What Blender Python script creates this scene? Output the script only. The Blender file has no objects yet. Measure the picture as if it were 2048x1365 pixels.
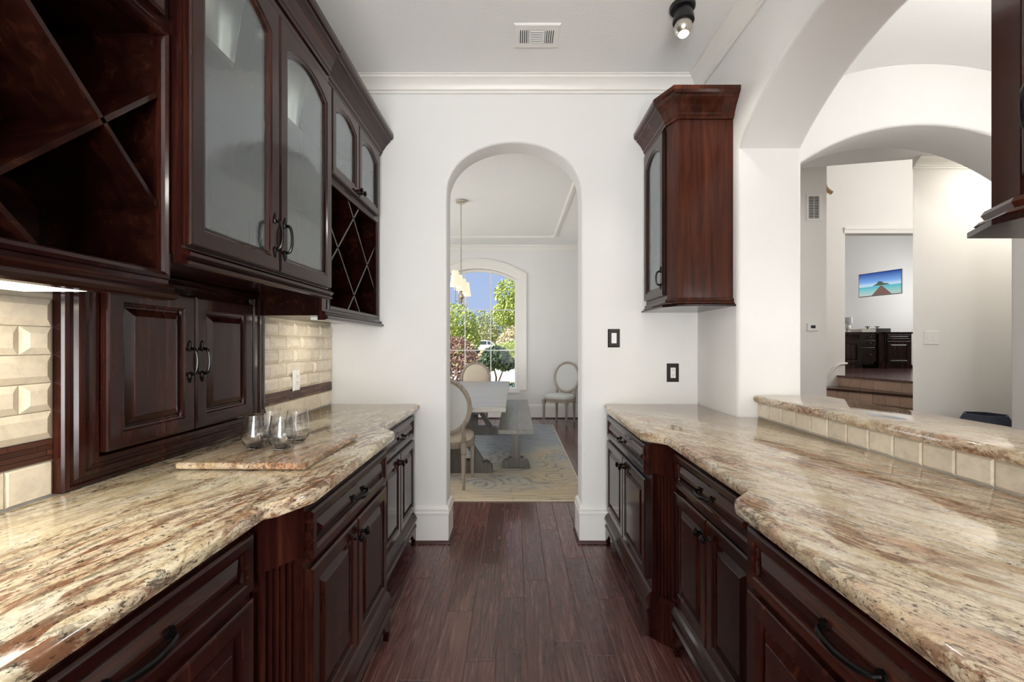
import bpy, bmesh, math, random
from mathutils import Vector, Matrix
random.seed(7)
PI = math.pi
scene = bpy.context.scene
COL = scene.collection

# ------------------------------------------------------------------ camera, sky, sun, area lights, exposure
FPX = 850.0; CX, CY, CH = 1030.0, 689.0, 1.307         # focal length in px, vanishing point, eye height
cam_d = bpy.data.cameras.new('camera'); cam = bpy.data.objects.new('camera', cam_d); COL.objects.link(cam)
cam.location = (0, 0, CH); cam.rotation_euler = (PI/2, 0, 0)
cam_d.sensor_width = 36.0; cam_d.lens = 36.0*FPX/2048.0
cam_d.shift_x = -(CX-1024)/2048.0; cam_d.shift_y = (CY-682.5)/2048.0
cam_d.clip_start = 0.02; cam_d.clip_end = 600
scene.camera = cam

world = bpy.data.worlds.new('world'); scene.world = world; world.use_nodes = True
wn = world.node_tree.nodes; wl = world.node_tree.links; wn.clear()
w_out = wn.new('ShaderNodeOutputWorld'); w_bg = wn.new('ShaderNodeBackground')
w_tc = wn.new('ShaderNodeTexCoord'); w_sep = wn.new('ShaderNodeSeparateXYZ'); w_ramp = wn.new('ShaderNodeValToRGB')
w_ramp.color_ramp.elements[0].position = 0.0; w_ramp.color_ramp.elements[0].color = (0.40, 0.49, 0.70, 1)
w_ramp.color_ramp.elements[1].position = 0.9; w_ramp.color_ramp.elements[1].color = (0.16, 0.28, 0.62, 1)
w_bg.inputs['Strength'].default_value = 1.0
wl.new(w_tc.outputs['Generated'], w_sep.inputs[0]); wl.new(w_sep.outputs['Z'], w_ramp.inputs['Fac'])
wl.new(w_ramp.outputs[0], w_bg.inputs['Color']); wl.new(w_bg.outputs[0], w_out.inputs['Surface'])

sun_d = bpy.data.lights.new('sun', 'SUN'); sun_d.energy = 9.0; sun_d.angle = math.radians(0.6); sun_d.color = (1.0, 0.95, 0.86)
sun = bpy.data.objects.new('sun', sun_d); COL.objects.link(sun)
sun.rotation_euler = Vector((0.62, 0.42, -0.75)).to_track_quat('-Z', 'Y').to_euler()

def area(name, loc, direction, sx, sy, power, color=(1, 1, 1)):
    d = bpy.data.lights.new(name, 'AREA'); d.shape = 'RECTANGLE'; d.size = sx; d.size_y = sy; d.energy = power; d.color = color
    o = bpy.data.objects.new(name, d); COL.objects.link(o); o.location = loc
    o.rotation_euler = Vector(direction).to_track_quat('-Z', 'Y').to_euler()
    return o
# added fill lights with no openings behind (kitchen, gallery, dining, stair, study)
area('kitchen_fill_light', (-0.25, -2.5, 1.45), (-0.10, 1, 0.70), 1.8, 2.2, 195, (0.97, 0.99, 1.0))
area('gallery_fill_light', (4.10, 0.6, 1.75), (-1, 0, 0.08), 3.4, 2.1, 20, (0.99, 0.99, 0.98))
area('gallery_end_fill_light', (2.6, -2.5, 1.6), (0.05, 1, 0.12), 1.7, 2.0, 24, (0.99, 0.99, 0.98))
area('dining_fill_light', (-3.05, 5.0, 1.5), (1, 0, 0.1), 2.6, 1.9, 56, (0.99, 0.99, 0.98))
area('stair_fill_light', (6.6, 4.25, 3.0), (-0.35, 0.9, -0.1), 1.6, 2.2, 54, (1.0, 0.97, 0.93))
area('study_fill_light', (9.1, 7.9, 2.4), (-1, 0.25, 0), 1.4, 1.4, 30, (1.0, 0.99, 0.97))  # added area light for an assumed study window; solid wall behind
scene.view_settings.view_transform = 'Standard'; scene.view_settings.look = 'None'
scene.view_settings.gamma = 1.0; scene.view_settings.use_curve_mapping = False
scene.view_settings.exposure = 0.34
scene.cycles.use_denoising = True
scene.cycles.max_bounces = 10; scene.cycles.diffuse_bounces = 6; scene.cycles.glossy_bounces = 5
scene.cycles.transmission_bounces = 8; scene.cycles.transparent_max_bounces = 12
scene.cycles.sample_clamp_indirect = 6.0; scene.cycles.caustics_reflective = False; scene.cycles.caustics_refractive = False

# ------------------------------------------------------------------ materials
def new_mat(name):
    m = bpy.data.materials.new(name); m.use_nodes = True
    nt = m.node_tree; b = nt.nodes['Principled BSDF']
    return m, nt, b
def N(nt, t, **kw):
    n = nt.nodes.new(t)
    for k, v in kw.items():
        if k.startswith('i_'): n.inputs[k[2:].replace('_', ' ')].default_value = v
        else: setattr(n, k, v)
    return n
def coords(nt, scale=(1, 1, 1), rot=(0, 0, 0), kind='Object'):
    tc = N(nt, 'ShaderNodeTexCoord'); mp = N(nt, 'ShaderNodeMapping')
    mp.inputs['Scale'].default_value = scale; mp.inputs['Rotation'].default_value = rot
    nt.links.new(tc.outputs[kind], mp.inputs['Vector'])
    return mp.outputs['Vector']
def noise(nt, vec, scale, detail=4, rough=0.55, dist=0.0):
    n = N(nt, 'ShaderNodeTexNoise'); n.inputs['Scale'].default_value = scale; n.inputs['Detail'].default_value = detail
    n.inputs['Roughness'].default_value = rough; n.inputs['Distortion'].default_value = dist
    if vec: nt.links.new(vec, n.inputs['Vector'])
    return n.outputs['Fac']
def ramp(nt, fac, stops, interp='LINEAR'):
    r = N(nt, 'ShaderNodeValToRGB'); r.color_ramp.interpolation = interp
    e = r.color_ramp.elements
    while len(e) < len(stops): e.new(0.5)
    for el, (p, c) in zip(e, stops):
        el.position = p; el.color = (c[0], c[1], c[2], 1) if len(c) == 3 else c
    nt.links.new(fac, r.inputs['Fac'])
    return r.outputs['Color']
def mixc(nt, fac, a, b, mode='MIX'):
    m = N(nt, 'ShaderNodeMix', data_type='RGBA', blend_type=mode)
    for sock, val in (('Factor', fac), ('A', a), ('B', b)):
        i = [s for s in m.inputs if s.name == sock and (s.type == 'VALUE' if sock == 'Factor' else s.type == 'RGBA')][0]
        if hasattr(val, 'links') or hasattr(val, 'is_linked'): nt.links.new(val, i)
        else: i.default_value = val if sock == 'Factor' else (val[0], val[1], val[2], 1)
    return [s for s in m.outputs if s.type == 'RGBA'][0]
def bump(nt, b, height, strength=0.2, dist=0.01):
    n = N(nt, 'ShaderNodeBump'); n.inputs['Strength'].default_value = strength; n.inputs['Distance'].default_value = dist
    nt.links.new(height, n.inputs['Height']); nt.links.new(n.outputs['Normal'], b.inputs['Normal'])
def plain(name, col, rough=0.5, metal=0.0, spec=0.5, coat=0.0, var=0.0, vscale=20):
    m, nt, b = new_mat(name)
    b.inputs['Base Color'].default_value = (*col, 1); b.inputs['Roughness'].default_value = rough
    b.inputs['Metallic'].default_value = metal; b.inputs['Specular IOR Level'].default_value = spec
    b.inputs['Coat Weight'].default_value = coat
    if var:
        v = coords(nt); f = noise(nt, v, vscale)
        c = ramp(nt, f, [(0.25, [x*(1-var) for x in col]), (0.75, [min(1, x*(1+var)) for x in col])])
        nt.links.new(c, b.inputs['Base Color'])
    return m
def plaster(name, col, scale=170, strength=0.28):
    m, nt, b = new_mat(name)
    v = coords(nt)
    f = noise(nt, v, scale, 3, 0.6); g = noise(nt, v, 2.0, 2)
    c = ramp(nt, g, [(0.3, [x*0.985 for x in col]), (0.7, col)])
    nt.links.new(c, b.inputs['Base Color']); b.inputs['Roughness'].default_value = 0.75; b.inputs['Specular IOR Level'].default_value = 0.25
    bump(nt, b, f, strength, 0.004)
    return m
M = {}
M['wall'] = plaster('wall_plaster', (0.80, 0.793, 0.775))
M['wall_hall'] = plaster('wall_hall_plaster', (0.87, 0.85, 0.815))
M['wall_dining'] = plaster('wall_dining_plaster', (0.77, 0.765, 0.755), 150, 0.12)
M['ceiling'] = plaster('ceiling_plaster', (0.86, 0.857, 0.845), 70, 0.5)
M['trim'] = plain('white_trim_paint', (0.82, 0.80, 0.76), 0.35)
M['door_white'] = plain('white_plastic', (0.86, 0.85, 0.82), 0.35)

def wood(name, axis, dark=(0.0080, 0.0019, 0.0017), mid=(0.0230, 0.0054, 0.0039), light=(0.062, 0.0170, 0.0085), rough=0.17, coat=0.12):
    m, nt, b = new_mat(name)
    s = {'z': (26, 26, 1.6), 'y': (26, 1.6, 26), 'x': (1.6, 26, 26)}[axis]
    v = coords(nt, s); f = noise(nt, v, 1.0, 5, 0.62, 0.6)
    s2 = tuple(x*0.16 for x in s); v2 = coords(nt, s2); g = noise(nt, v2, 1.3, 3, 0.5, 0.8)
    c = ramp(nt, f, [(0.28, dark), (0.52, mid), (0.78, light)])
    c2 = ramp(nt, g, [(0.3, (0.5, 0.5, 0.5)), (0.7, (1.4, 1.4, 1.4))])
    nt.links.new(mixc(nt, 1.0, c, c2, 'MULTIPLY'), b.inputs['Base Color'])
    b.inputs['Roughness'].default_value = rough; b.inputs['Coat Weight'].default_value = coat; b.inputs['Coat Roughness'].default_value = 0.06; b.inputs['Specular IOR Level'].default_value = 0.26
    bump(nt, b, f, 0.06, 0.002)
    return m
M['wood_z'] = wood('mahogany_grain_vertical', 'z')
M['wood_y'] = wood('mahogany_grain_along_run', 'y')
M['wood_x'] = wood('mahogany_grain_across', 'x')
M['wood_red'] = wood('red_lit_mahogany', 'z', (0.022, 0.0048, 0.0026), (0.050, 0.0118, 0.0056), (0.090, 0.026, 0.011))  # lighter red mahogany copy; the side panel's lit tone put into its colour
M['wood_black'] = wood('espresso_wood', 'z', (0.006, 0.003, 0.0025), (0.018, 0.008, 0.006), (0.05, 0.02, 0.012))
M['wood_shaded'] = wood('shaded_lattice_interior', 'y', (0.006, 0.0018, 0.0014), (0.016, 0.0042, 0.0028), (0.045, 0.0125, 0.006))  # darker mahogany copy; shade inside the wine lattices put into its colour
M['black_bronze'] = plain('black_bronze', (0.012, 0.011, 0.011), 0.24, 0.75, 0.5)
M['bronze_plate'] = plain('dark_bronze_plate', (0.018, 0.013, 0.011), 0.35, 0.3)

def granite(name, ang, tint=(1, 1, 1), bold=1.0, rosy=0.3, fq=1.0, warp=0.09):
    m, nt, b = new_mat(name)
    wc = N(nt, 'ShaderNodeTexCoord'); wn_ = N(nt, 'ShaderNodeTexNoise'); wn_.inputs['Scale'].default_value = 3.0; wn_.inputs['Detail'].default_value = 2
    nt.links.new(wc.outputs['Object'], wn_.inputs['Vector'])
    sc = N(nt, 'ShaderNodeVectorMath', operation='MULTIPLY_ADD'); sc.inputs[1].default_value = (warp, warp, warp)
    nt.links.new(wn_.outputs['Color'], sc.inputs[0]); nt.links.new(wc.outputs['Object'], sc.inputs[2])
    def mapped(scale):
        mp = N(nt, 'ShaderNodeMapping'); mp.vector_type = 'TEXTURE'; mp.inputs['Rotation'].default_value = (0, 0, ang); mp.inputs['Scale'].default_value = [1/x for x in scale]
        nt.links.new(sc.outputs[0], mp.inputs['Vector']); return mp.outputs[0]
    v = mapped((fq, 0.24*fq, fq)); vb = mapped((fq, 0.30*fq, fq)); va = mapped((fq, 0.5*fq, fq))
    base = ramp(nt, noise(nt, v, 20, 6, 0.7, 0.5), [(0.30, (0.55, 0.42, 0.25)), (0.42, (0.71, 0.61, 0.43)), (0.54, (0.80, 0.74, 0.60)), (0.70, (0.84, 0.81, 0.73))])
    rose = ramp(nt, noise(nt, v, 7, 3, 0.6, 0.5), [(0.50, (0, 0, 0)), (0.66, (rosy*2, rosy*2, rosy*2))])
    c = mixc(nt, rose, base, (0.60, 0.36, 0.24))
    # brown streaks grouped into drifts
    patch = ramp(nt, noise(nt, v, 6, 4, 0.65, 0.3), [(0.40, (0.12, 0.12, 0.12)), (0.60, (1, 1, 1))])
    vein = ramp(nt, noise(nt, v, 34, 8, 0.75, 0.5), [(0.475, (0, 0, 0)), (0.55, (bold, bold, bold))])
    c = mixc(nt, mixc(nt, 1.0, vein, patch, 'MULTIPLY'), c, (0.24, 0.115, 0.065))
    patch2 = ramp(nt, noise(nt, v, 8, 4, 0.65, 0.4), [(0.43, (0.1, 0.1, 0.1)), (0.62, (1, 1, 1))])
    gv = ramp(nt, noise(nt, vb, 60, 8, 0.78, 0.5), [(0.50, (0, 0, 0)), (0.565, (bold, bold, bold))])
    c = mixc(nt, mixc(nt, 1.0, gv, patch2, 'MULTIPLY'), c, (0.15, 0.125, 0.095))
    fl = ramp(nt, noise(nt, va, 120, 5, 0.78, 0.4), [(0.555, (0, 0, 0)), (0.605, (0.95, 0.95, 0.95))])
    pf = ramp(nt, noise(nt, va, 7, 3, 0.6), [(0.40, (0.2, 0.2, 0.2)), (0.55, (1, 1, 1))])
    c = mixc(nt, mixc(nt, 1.0, fl, pf, 'MULTIPLY'), c, (0.045, 0.030, 0.024))
    sp = ramp(nt, noise(nt, va, 230, 2, 0.6), [(0.3, (0.84, 0.82, 0.78)), (0.7, (1.08, 1.08, 1.06))])
    c = mixc(nt, 1.0, c, sp, 'MULTIPLY'); c = mixc(nt, 1.0, c, tint, 'MULTIPLY')
    nt.links.new(c, b.inputs['Base Color'])
    b.inputs['Roughness'].default_value = 0.06; b.inputs['Specular IOR Level'].default_value = 0.55
    return m
M['granite_l'] = granite('cream_granite_streaked', math.radians(-14), (0.95, 0.95, 0.93), 1.0, 0.2, 1.0, 0.10)
M['granite_r'] = granite('cream_granite_swirled', math.radians(30), (0.84, 0.79, 0.75), 0.85, 0.36, 1.35, 0.07)
M['granite_board'] = granite('pink_granite', math.radians(-8), (0.80, 0.72, 0.67), 0.9, 0.45)

def travertine(name, col):
    m, nt, b = new_mat(name)
    v = coords(nt, (1, 1, 1)); oi = N(nt, 'ShaderNodeObjectInfo')
    vm = N(nt, 'ShaderNodeVectorMath', operation='ADD'); nt.links.new(v, vm.inputs[0]); nt.links.new(oi.outputs['Location'], vm.inputs[1])
    f = noise(nt, vm.outputs[0], 28, 5, 0.65, 0.5)
    c = ramp(nt, f, [(0.25, [x*0.80 for x in col]), (0.5, col), (0.8, [min(1, x*1.12) for x in col])])
    rv = ramp(nt, oi.outputs['Random'], [(0.0, (0.90, 0.89, 0.87)), (1.0, (1.06, 1.06, 1.06))])
    nt.links.new(mixc(nt, 1.0, c, rv, 'MULTIPLY'), b.inputs['Base Color'])
    b.inputs['Roughness'].default_value = 0.42
    bump(nt, b, f, 0.12, 0.003)
    return m
M['tile'] = travertine('cream_travertine', (0.73, 0.655, 0.53))
M['grout'] = plain('cream_grout', (0.60, 0.53, 0.41), 0.85, var=0.08)
M['tile_step'] = travertine('pink_travertine', (0.60, 0.42, 0.32))
def mosaic_mat():
    m, nt, b = new_mat('brown_mosaic'); oi = N(nt, 'ShaderNodeObjectInfo')
    c = ramp(nt, oi.outputs['Random'], [(0.0, (0.040, 0.013, 0.008)), (0.6, (0.075, 0.026, 0.014)), (1.0, (0.14, 0.058, 0.030))])
    nt.links.new(c, b.inputs['Base Color']); b.inputs['Roughness'].default_value = 0.3
    return m
M['mosaic'] = mosaic_mat()

def plank_mat():
    m, nt, b = new_mat('hand_scraped_plank')
    oi = N(nt, 'ShaderNodeObjectInfo'); v = coords(nt, (30, 1.7, 30))
    sc = N(nt, 'ShaderNodeVectorMath', operation='SCALE'); sc.inputs['Scale'].default_value = 37.0
    cb = N(nt, 'ShaderNodeCombineXYZ')
    for k in ('X', 'Y', 'Z'): nt.links.new(oi.outputs['Random'], cb.inputs[k])
    nt.links.new(cb.outputs[0], sc.inputs[0])
    vm = N(nt, 'ShaderNodeVectorMath', operation='ADD'); nt.links.new(v, vm.inputs[0]); nt.links.new(sc.outputs[0], vm.inputs[1])
    f = noise(nt, vm.outputs[0], 1.6, 6, 0.65, 1.6)
    c = ramp(nt, f, [(0.25, (0.040, 0.0142, 0.0120)), (0.5, (0.105, 0.0400, 0.0340)), (0.74, (0.235, 0.118, 0.103))])  # wood grain; palest stop raised to put floor glare into the colour
    rv = ramp(nt, oi.outputs['Random'], [(0.0, (0.72, 0.72, 0.72)), (1.0, (1.25, 1.2, 1.2))])
    nt.links.new(mixc(nt, 1.0, c, rv, 'MULTIPLY'), b.inputs['Base Color'])
    v2 = coords(nt, (5.0, 9.0, 1)); g = noise(nt, v2, 1.5, 2, 0.5, 0.6)
    ad = N(nt, 'ShaderNodeMath', operation='MULTIPLY_ADD'); ad.inputs[1].default_value = 1.6
    nt.links.new(g, ad.inputs[0]); nt.links.new(f, ad.inputs[2])
    bump(nt, b, ad.outputs[0], 0.42, 0.007)
    b.inputs['Roughness'].default_value = 0.23; b.inputs['Specular IOR Level'].default_value = 0.5; b.inputs['Coat Weight'].default_value = 0.45; b.inputs['Coat Roughness'].default_value = 0.14
    return m
M['plank'] = plank_mat()
M['floor_gap'] = plain('floor_joint_dust', (0.30, 0.19, 0.16), 0.8)
M['shoe'] = plain('brown_shoe_moulding', (0.055, 0.018, 0.012), 0.35)

def thin_fresnel(nt, ior, normal=None):
    g = N(nt, 'ShaderNodeNewGeometry'); mr = N(nt, 'ShaderNodeMapRange')
    mr.inputs['To Min'].default_value = ior; mr.inputs['To Max'].default_value = 1.0/ior
    nt.links.new(g.outputs['Backfacing'], mr.inputs['Value'])
    fr = N(nt, 'ShaderNodeFresnel'); nt.links.new(mr.outputs[0], fr.inputs['IOR'])
    if normal: nt.links.new(normal, fr.inputs['Normal'])
    return fr
def seeded_glass():
    m, nt, b = new_mat('seeded_cabinet_glass'); nt.nodes.remove(b)
    out = [n for n in nt.nodes if n.type == 'OUTPUT_MATERIAL'][0]
    v = coords(nt, (1, 1, 0.55)); f = noise(nt, v, 95, 2, 0.5); g = noise(nt, v, 11, 2, 0.5)
    vo = N(nt, 'ShaderNodeTexVoronoi'); vo.inputs['Scale'].default_value = 75; nt.links.new(v, vo.inputs['Vector'])
    seed = ramp(nt, vo.outputs['Distance'], [(0.03, (1, 1, 1)), (0.13, (0, 0, 0))])
    ad = N(nt, 'ShaderNodeMath', operation='MULTIPLY_ADD'); ad.inputs[1].default_value = 0.35
    nt.links.new(f, ad.inputs[0]); nt.links.new(g, ad.inputs[2])
    ad2 = N(nt, 'ShaderNodeMath', operation='MULTIPLY_ADD'); ad2.inputs[1].default_value = 1.0
    nt.links.new(seed, ad2.inputs[0]); nt.links.new(ad.outputs[0], ad2.inputs[2])
    bp = N(nt, 'ShaderNodeBump'); bp.inputs['Strength'].default_value = 0.16; bp.inputs['Distance'].default_value = 0.004
    nt.links.new(ad2.outputs[0], bp.inputs['Height'])
    gl = N(nt, 'ShaderNodeBsdfGlossy'); gl.inputs['Roughness'].default_value = 0.04; gl.inputs['Color'].default_value = (0.92, 0.96, 1.0, 1)
    tr = N(nt, 'ShaderNodeBsdfTransparent'); tr.inputs['Color'].default_value = (0.90, 0.94, 0.94, 1)
    df = N(nt, 'ShaderNodeBsdfDiffuse'); df.inputs['Color'].default_value = (0.50, 0.56, 0.56, 1)
    nt.links.new(bp.outputs[0], gl.inputs['Normal']); nt.links.new(bp.outputs[0], df.inputs['Normal'])
    fr = thin_fresnel(nt, 1.85, bp.outputs[0])
    m1 = N(nt, 'ShaderNodeMixShader'); m1.inputs[0].default_value = 0.05
    nt.links.new(tr.outputs[0], m1.inputs[1]); nt.links.new(df.outputs[0], m1.inputs[2])
    m2 = N(nt, 'ShaderNodeMixShader'); nt.links.new(fr.outputs[0], m2.inputs[0])
    nt.links.new(m1.outputs[0], m2.inputs[1]); nt.links.new(gl.outputs[0], m2.inputs[2]); nt.links.new(m2.outputs[0], out.inputs['Surface'])
    return m
M['seeded'] = seeded_glass()
def clear_pane():
    m, nt, b = new_mat('window_pane'); nt.nodes.remove(b)
    out = [n for n in nt.nodes if n.type == 'OUTPUT_MATERIAL'][0]
    gl = N(nt, 'ShaderNodeBsdfGlossy'); gl.inputs['Roughness'].default_value = 0.01
    tr = N(nt, 'ShaderNodeBsdfTransparent'); tr.inputs['Color'].default_value = (0.96, 0.97, 0.97, 1)
    fr = thin_fresnel(nt, 1.12)
    m2 = N(nt, 'ShaderNodeMixShader'); nt.links.new(fr.outputs[0], m2.inputs[0])
    nt.links.new(tr.outputs[0], m2.inputs[1]); nt.links.new(gl.outputs[0], m2.inputs[2]); nt.links.new(m2.outputs[0], out.inputs['Surface'])
    return m
M['pane'] = clear_pane()
def drink_glass():
    m, nt, b = new_mat('clear_drinking_glass')
    b.inputs['Base Color'].default_value = (1, 1, 1, 1); b.inputs['Roughness'].default_value = 0.0
    b.inputs['Transmission Weight'].default_value = 1.0; b.inputs['IOR'].default_value = 1.45
    return m
M['glass'] = drink_glass()
M['silver'] = plain('hammered_silver', (0.90, 0.88, 0.82), 0.32, 0.7)
def emis(name, col, s):
    m, nt, b = new_mat(name)
    b.inputs['Base Color'].default_value = (*col, 1); b.inputs['Emission Color'].default_value = (*col, 1); b.inputs['Emission Strength'].default_value = s
    return m
M['lens_warm'] = emis('lit_warm_lens', (1.0, 0.92, 0.76), 3.0)
M['bulb'] = emis('lit_bulb', (1.0, 0.93, 0.80), 30.0)
M['shade'] = emis('lit_linen_shade', (1.0, 0.84, 0.64), 0.42)
M['chrome'] = plain('brushed_nickel', (0.62, 0.58, 0.52), 0.3, 1.0)
M['black'] = plain('black_plastic', (0.01, 0.01, 0.011), 0.35)
M['dark_slot'] = plain('dark_slot', (0.03, 0.03, 0.03), 0.8)

# ------------------------------------------------------------------ mesh helpers
def empty(name, loc=(0, 0, 0)):
    o = bpy.data.objects.new(name, None); COL.objects.link(o); o.location = loc; o.empty_display_size = 0.1
    return o
def tag(o, label, cat, group=None):
    o['label'] = label; o['category'] = cat
    if group: o['group'] = group
    return o
def thing(name, label, cat, loc=(0, 0, 0), group=None, rz=0.0):
    o = empty(name, loc); o.rotation_euler = (0, 0, rz)
    return tag(o, label, cat, group)
def struct(o): o['kind'] = 'structure'; return o

class MB:
    """collects polygons; f maps local (u, v, n) to world xyz"""
    def __init__(s, f=None): s.v = []; s.p = []; s.f = f or (lambda a, b, c: (a, b, c))
    def add(s, pts): i = len(s.v); s.v += [s.f(*p) for p in pts]; return list(range(i, i+len(pts)))
    def face(s, ids): s.p.append(tuple(ids))
    def box(s, a, b):
        x0, y0, z0 = a; x1, y1, z1 = b
        i = s.add([(x0, y0, z0), (x1, y0, z0), (x1, y1, z0), (x0, y1, z0), (x0, y0, z1), (x1, y0, z1), (x1, y1, z1), (x0, y1, z1)])
        for q in ((0, 3, 2, 1), (4, 5, 6, 7), (0, 1, 5, 4), (1, 2, 6, 5), (2, 3, 7, 6), (3, 0, 4, 7)): s.face([i[k] for k in q])
        return s
    def bbox(s, a, b, r=0.003):
        """box with chamfered edges on the top/z1 side"""
        x0, y0, z0 = a; x1, y1, z1 = b
        l0 = [(x0, y0, z0), (x1, y0, z0), (x1, y1, z0), (x0, y1, z0)]
        l1 = [(x, y, z1-r) for x, y, _ in l0]
        l2 = [(x0+r, y0+r, z1), (x1-r, y0+r, z1), (x1-r, y1-r, z1), (x0+r, y1-r, z1)]
        return s.loft([l0, l1, l2])
    def loft(s, loops, closed=True, cap0=True, cap1=True):
        ids = [s.add(l) for l in loops]; n = len(loops[0])
        for a, b in zip(ids, ids[1:]):
            for k in range(n if closed else n-1):
                j = (k+1) % n; s.face([a[k], a[j], b[j], b[k]])
        if cap0: s.face(ids[0][::-1])
        if cap1: s.face(ids[-1])
        return s
    def prism(s, pts, h0, h1):            # polygon in (u, v), extruded along n
        return s.loft([[(a, b, h0) for a, b in pts], [(a, b, h1) for a, b in pts]])
    def prism_xy(s, pts, z0, z1): return s.loft([[(a, b, z0) for a, b in pts], [(a, b, z1) for a, b in pts]])
    def lathe(s, prof, c=(0, 0, 0), seg=24, axis='z', capped=True):
        loops = []
        for r, h in prof:
            l = []
            for k in range(seg):
                a = 2*PI*k/seg; p, q = r*math.cos(a), r*math.sin(a)
                l.append({'z': (c[0]+p, c[1]+q, c[2]+h), 'y': (c[0]+p, c[1]+h, c[2]+q), 'x': (c[0]+h, c[1]+p, c[2]+q)}[axis])
            loops.append(l)
        return s.loft(loops, True, capped, capped)
    def tube(s, path, rad, seg=8):
        pts = [Vector(p) for p in path]; loops = []; up = None
        for i, p in enumerate(pts):
            t = (pts[min(i+1, len(pts)-1)] - pts[max(i-1, 0)]).normalized()
            if up is None:
                up = Vector((0, 0, 1)) if abs(t.z) < 0.9 else Vector((1, 0, 0))
            sd = t.cross(up).normalized(); up = sd.cross(t).normalized()
            r = rad[i] if isinstance(rad, (list, tuple)) else rad
            loops.append([tuple(p + sd*math.cos(2*PI*k/seg)*r + up*math.sin(2*PI*k/seg)*r) for k in range(seg)])
        return s.loft(loops)
    def sweep(s, path, prof, closed=False):
        """moulding: path in xy, profile (offset to the right of travel, z), mitred corners"""
        n = len(path); P = [Vector((p[0], p[1])) for p in path]; loops = []
        for i in range(n):
            def nr(a, b): d = (b-a).normalized(); return Vector((d.y, -d.x))
            ns = []
            if i > 0 or closed: ns.append(nr(P[i-1], P[i]))
            if i < n-1 or closed: ns.append(nr(P[i], P[(i+1) % n]))
            m = ns[0] if len(ns) == 1 else (ns[0]+ns[1])/(1+ns[0].dot(ns[1]))
            loops.append([(P[i].x+m.x*d, P[i].y+m.y*d, z) for d, z in prof])
        if closed: loops.append(loops[0])
        return s.loft(loops, True, not closed, not closed)
    def mesh(s, name, origin=(0, 0, 0), smooth=False, merge=False):
        me = bpy.data.meshes.new(name); ox, oy, oz = origin
        me.from_pydata([(x-ox, y-oy, z-oz) for x, y, z in s.v], [], s.p)
        bm = bmesh.new(); bm.from_mesh(me)
        if merge: bmesh.ops.remove_doubles(bm, verts=bm.verts, dist=1e-5)
        bmesh.ops.recalc_face_normals(bm, faces=bm.faces); bm.to_mesh(me); bm.free()
        if smooth:
            for p in me.polygons: p.use_smooth = True
            try: me.set_sharp_from_angle(angle=math.radians(35))
            except Exception: pass
        return me
    def obj(s, name, mat, parent=None, smooth=False, merge=False, base=None):
        """base: the root whose location the coordinates are taken from"""
        r = base if base is not None else parent
        while r is not None and r.parent is not None: r = r.parent
        org = tuple(r.location) if r is not None else (0, 0, 0)
        if r is None:   # top-level mesh: origin at base centre
            xs = [q[0] for q in s.v]; ys = [q[1] for q in s.v]; zs = [q[2] for q in s.v]
            org = ((min(xs)+max(xs))/2, (min(ys)+max(ys))/2, min(zs))
        o = bpy.data.objects.new(name, s.mesh(name, org, smooth, merge)); COL.objects.link(o)
        if r is None: o.location = org
        if parent is not None: o.parent = parent
        if mat: o.data.materials.append(M[mat] if isinstance(mat, str) else mat)
        return o

def arcpts(c0, c1, r, a0, a1, n): return [(c0+r*math.cos(a0+(a1-a0)*k/n), c1+r*math.sin(a0+(a1-a0)*k/n)) for k in range(n+1)]
def offset_poly(pts, d):
    """inset a ccw polygon by d"""
    n = len(pts); out = []
    for i in range(n):
        a, b, c = Vector(pts[i-1]), Vector(pts[i]), Vector(pts[(i+1) % n])
        n1 = Vector((-(b-a).normalized().y, (b-a).normalized().x)); n2 = Vector((-(c-b).normalized().y, (c-b).normalized().x))
        m = (n1+n2)/(1+n1.dot(n2)) if n1.dot(n2) > -0.9 else n1
        out.append((b.x+m.x*d, b.y+m.y*d))
    return out
def seg_arch(h0, h1, spring, apex, z0, n=24):
    """opening outline, bottom of first side to bottom of second side"""
    c = (h1-h0)/2; rise = apex-spring; R = (c*c+rise*rise)/(2*rise); m = (h0+h1)/2; zc = apex-R
    a = math.asin(c/R)
    return [(h0, z0)] + [(m-R*math.sin(a-2*a*k/n), zc+R*math.cos(a-2*a*k/n)) for k in range(n+1)] + [(h1, z0)]
def offset_open(pts, d):
    out = []
    for i, p in enumerate(pts):
        b = Vector(p); ns = []
        for a, c in ((i-1, i), (i, i+1)):
            if a >= 0 and c < len(pts):
                t = (Vector(pts[c])-Vector(pts[a])).normalized(); ns.append(Vector((-t.y, t.x)))
        m = ns[0] if len(ns) == 1 else (ns[0]+ns[1])/(1+ns[0].dot(ns[1]))
        out.append((b.x+m.x*d, b.y+m.y*d))
    return out
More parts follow.
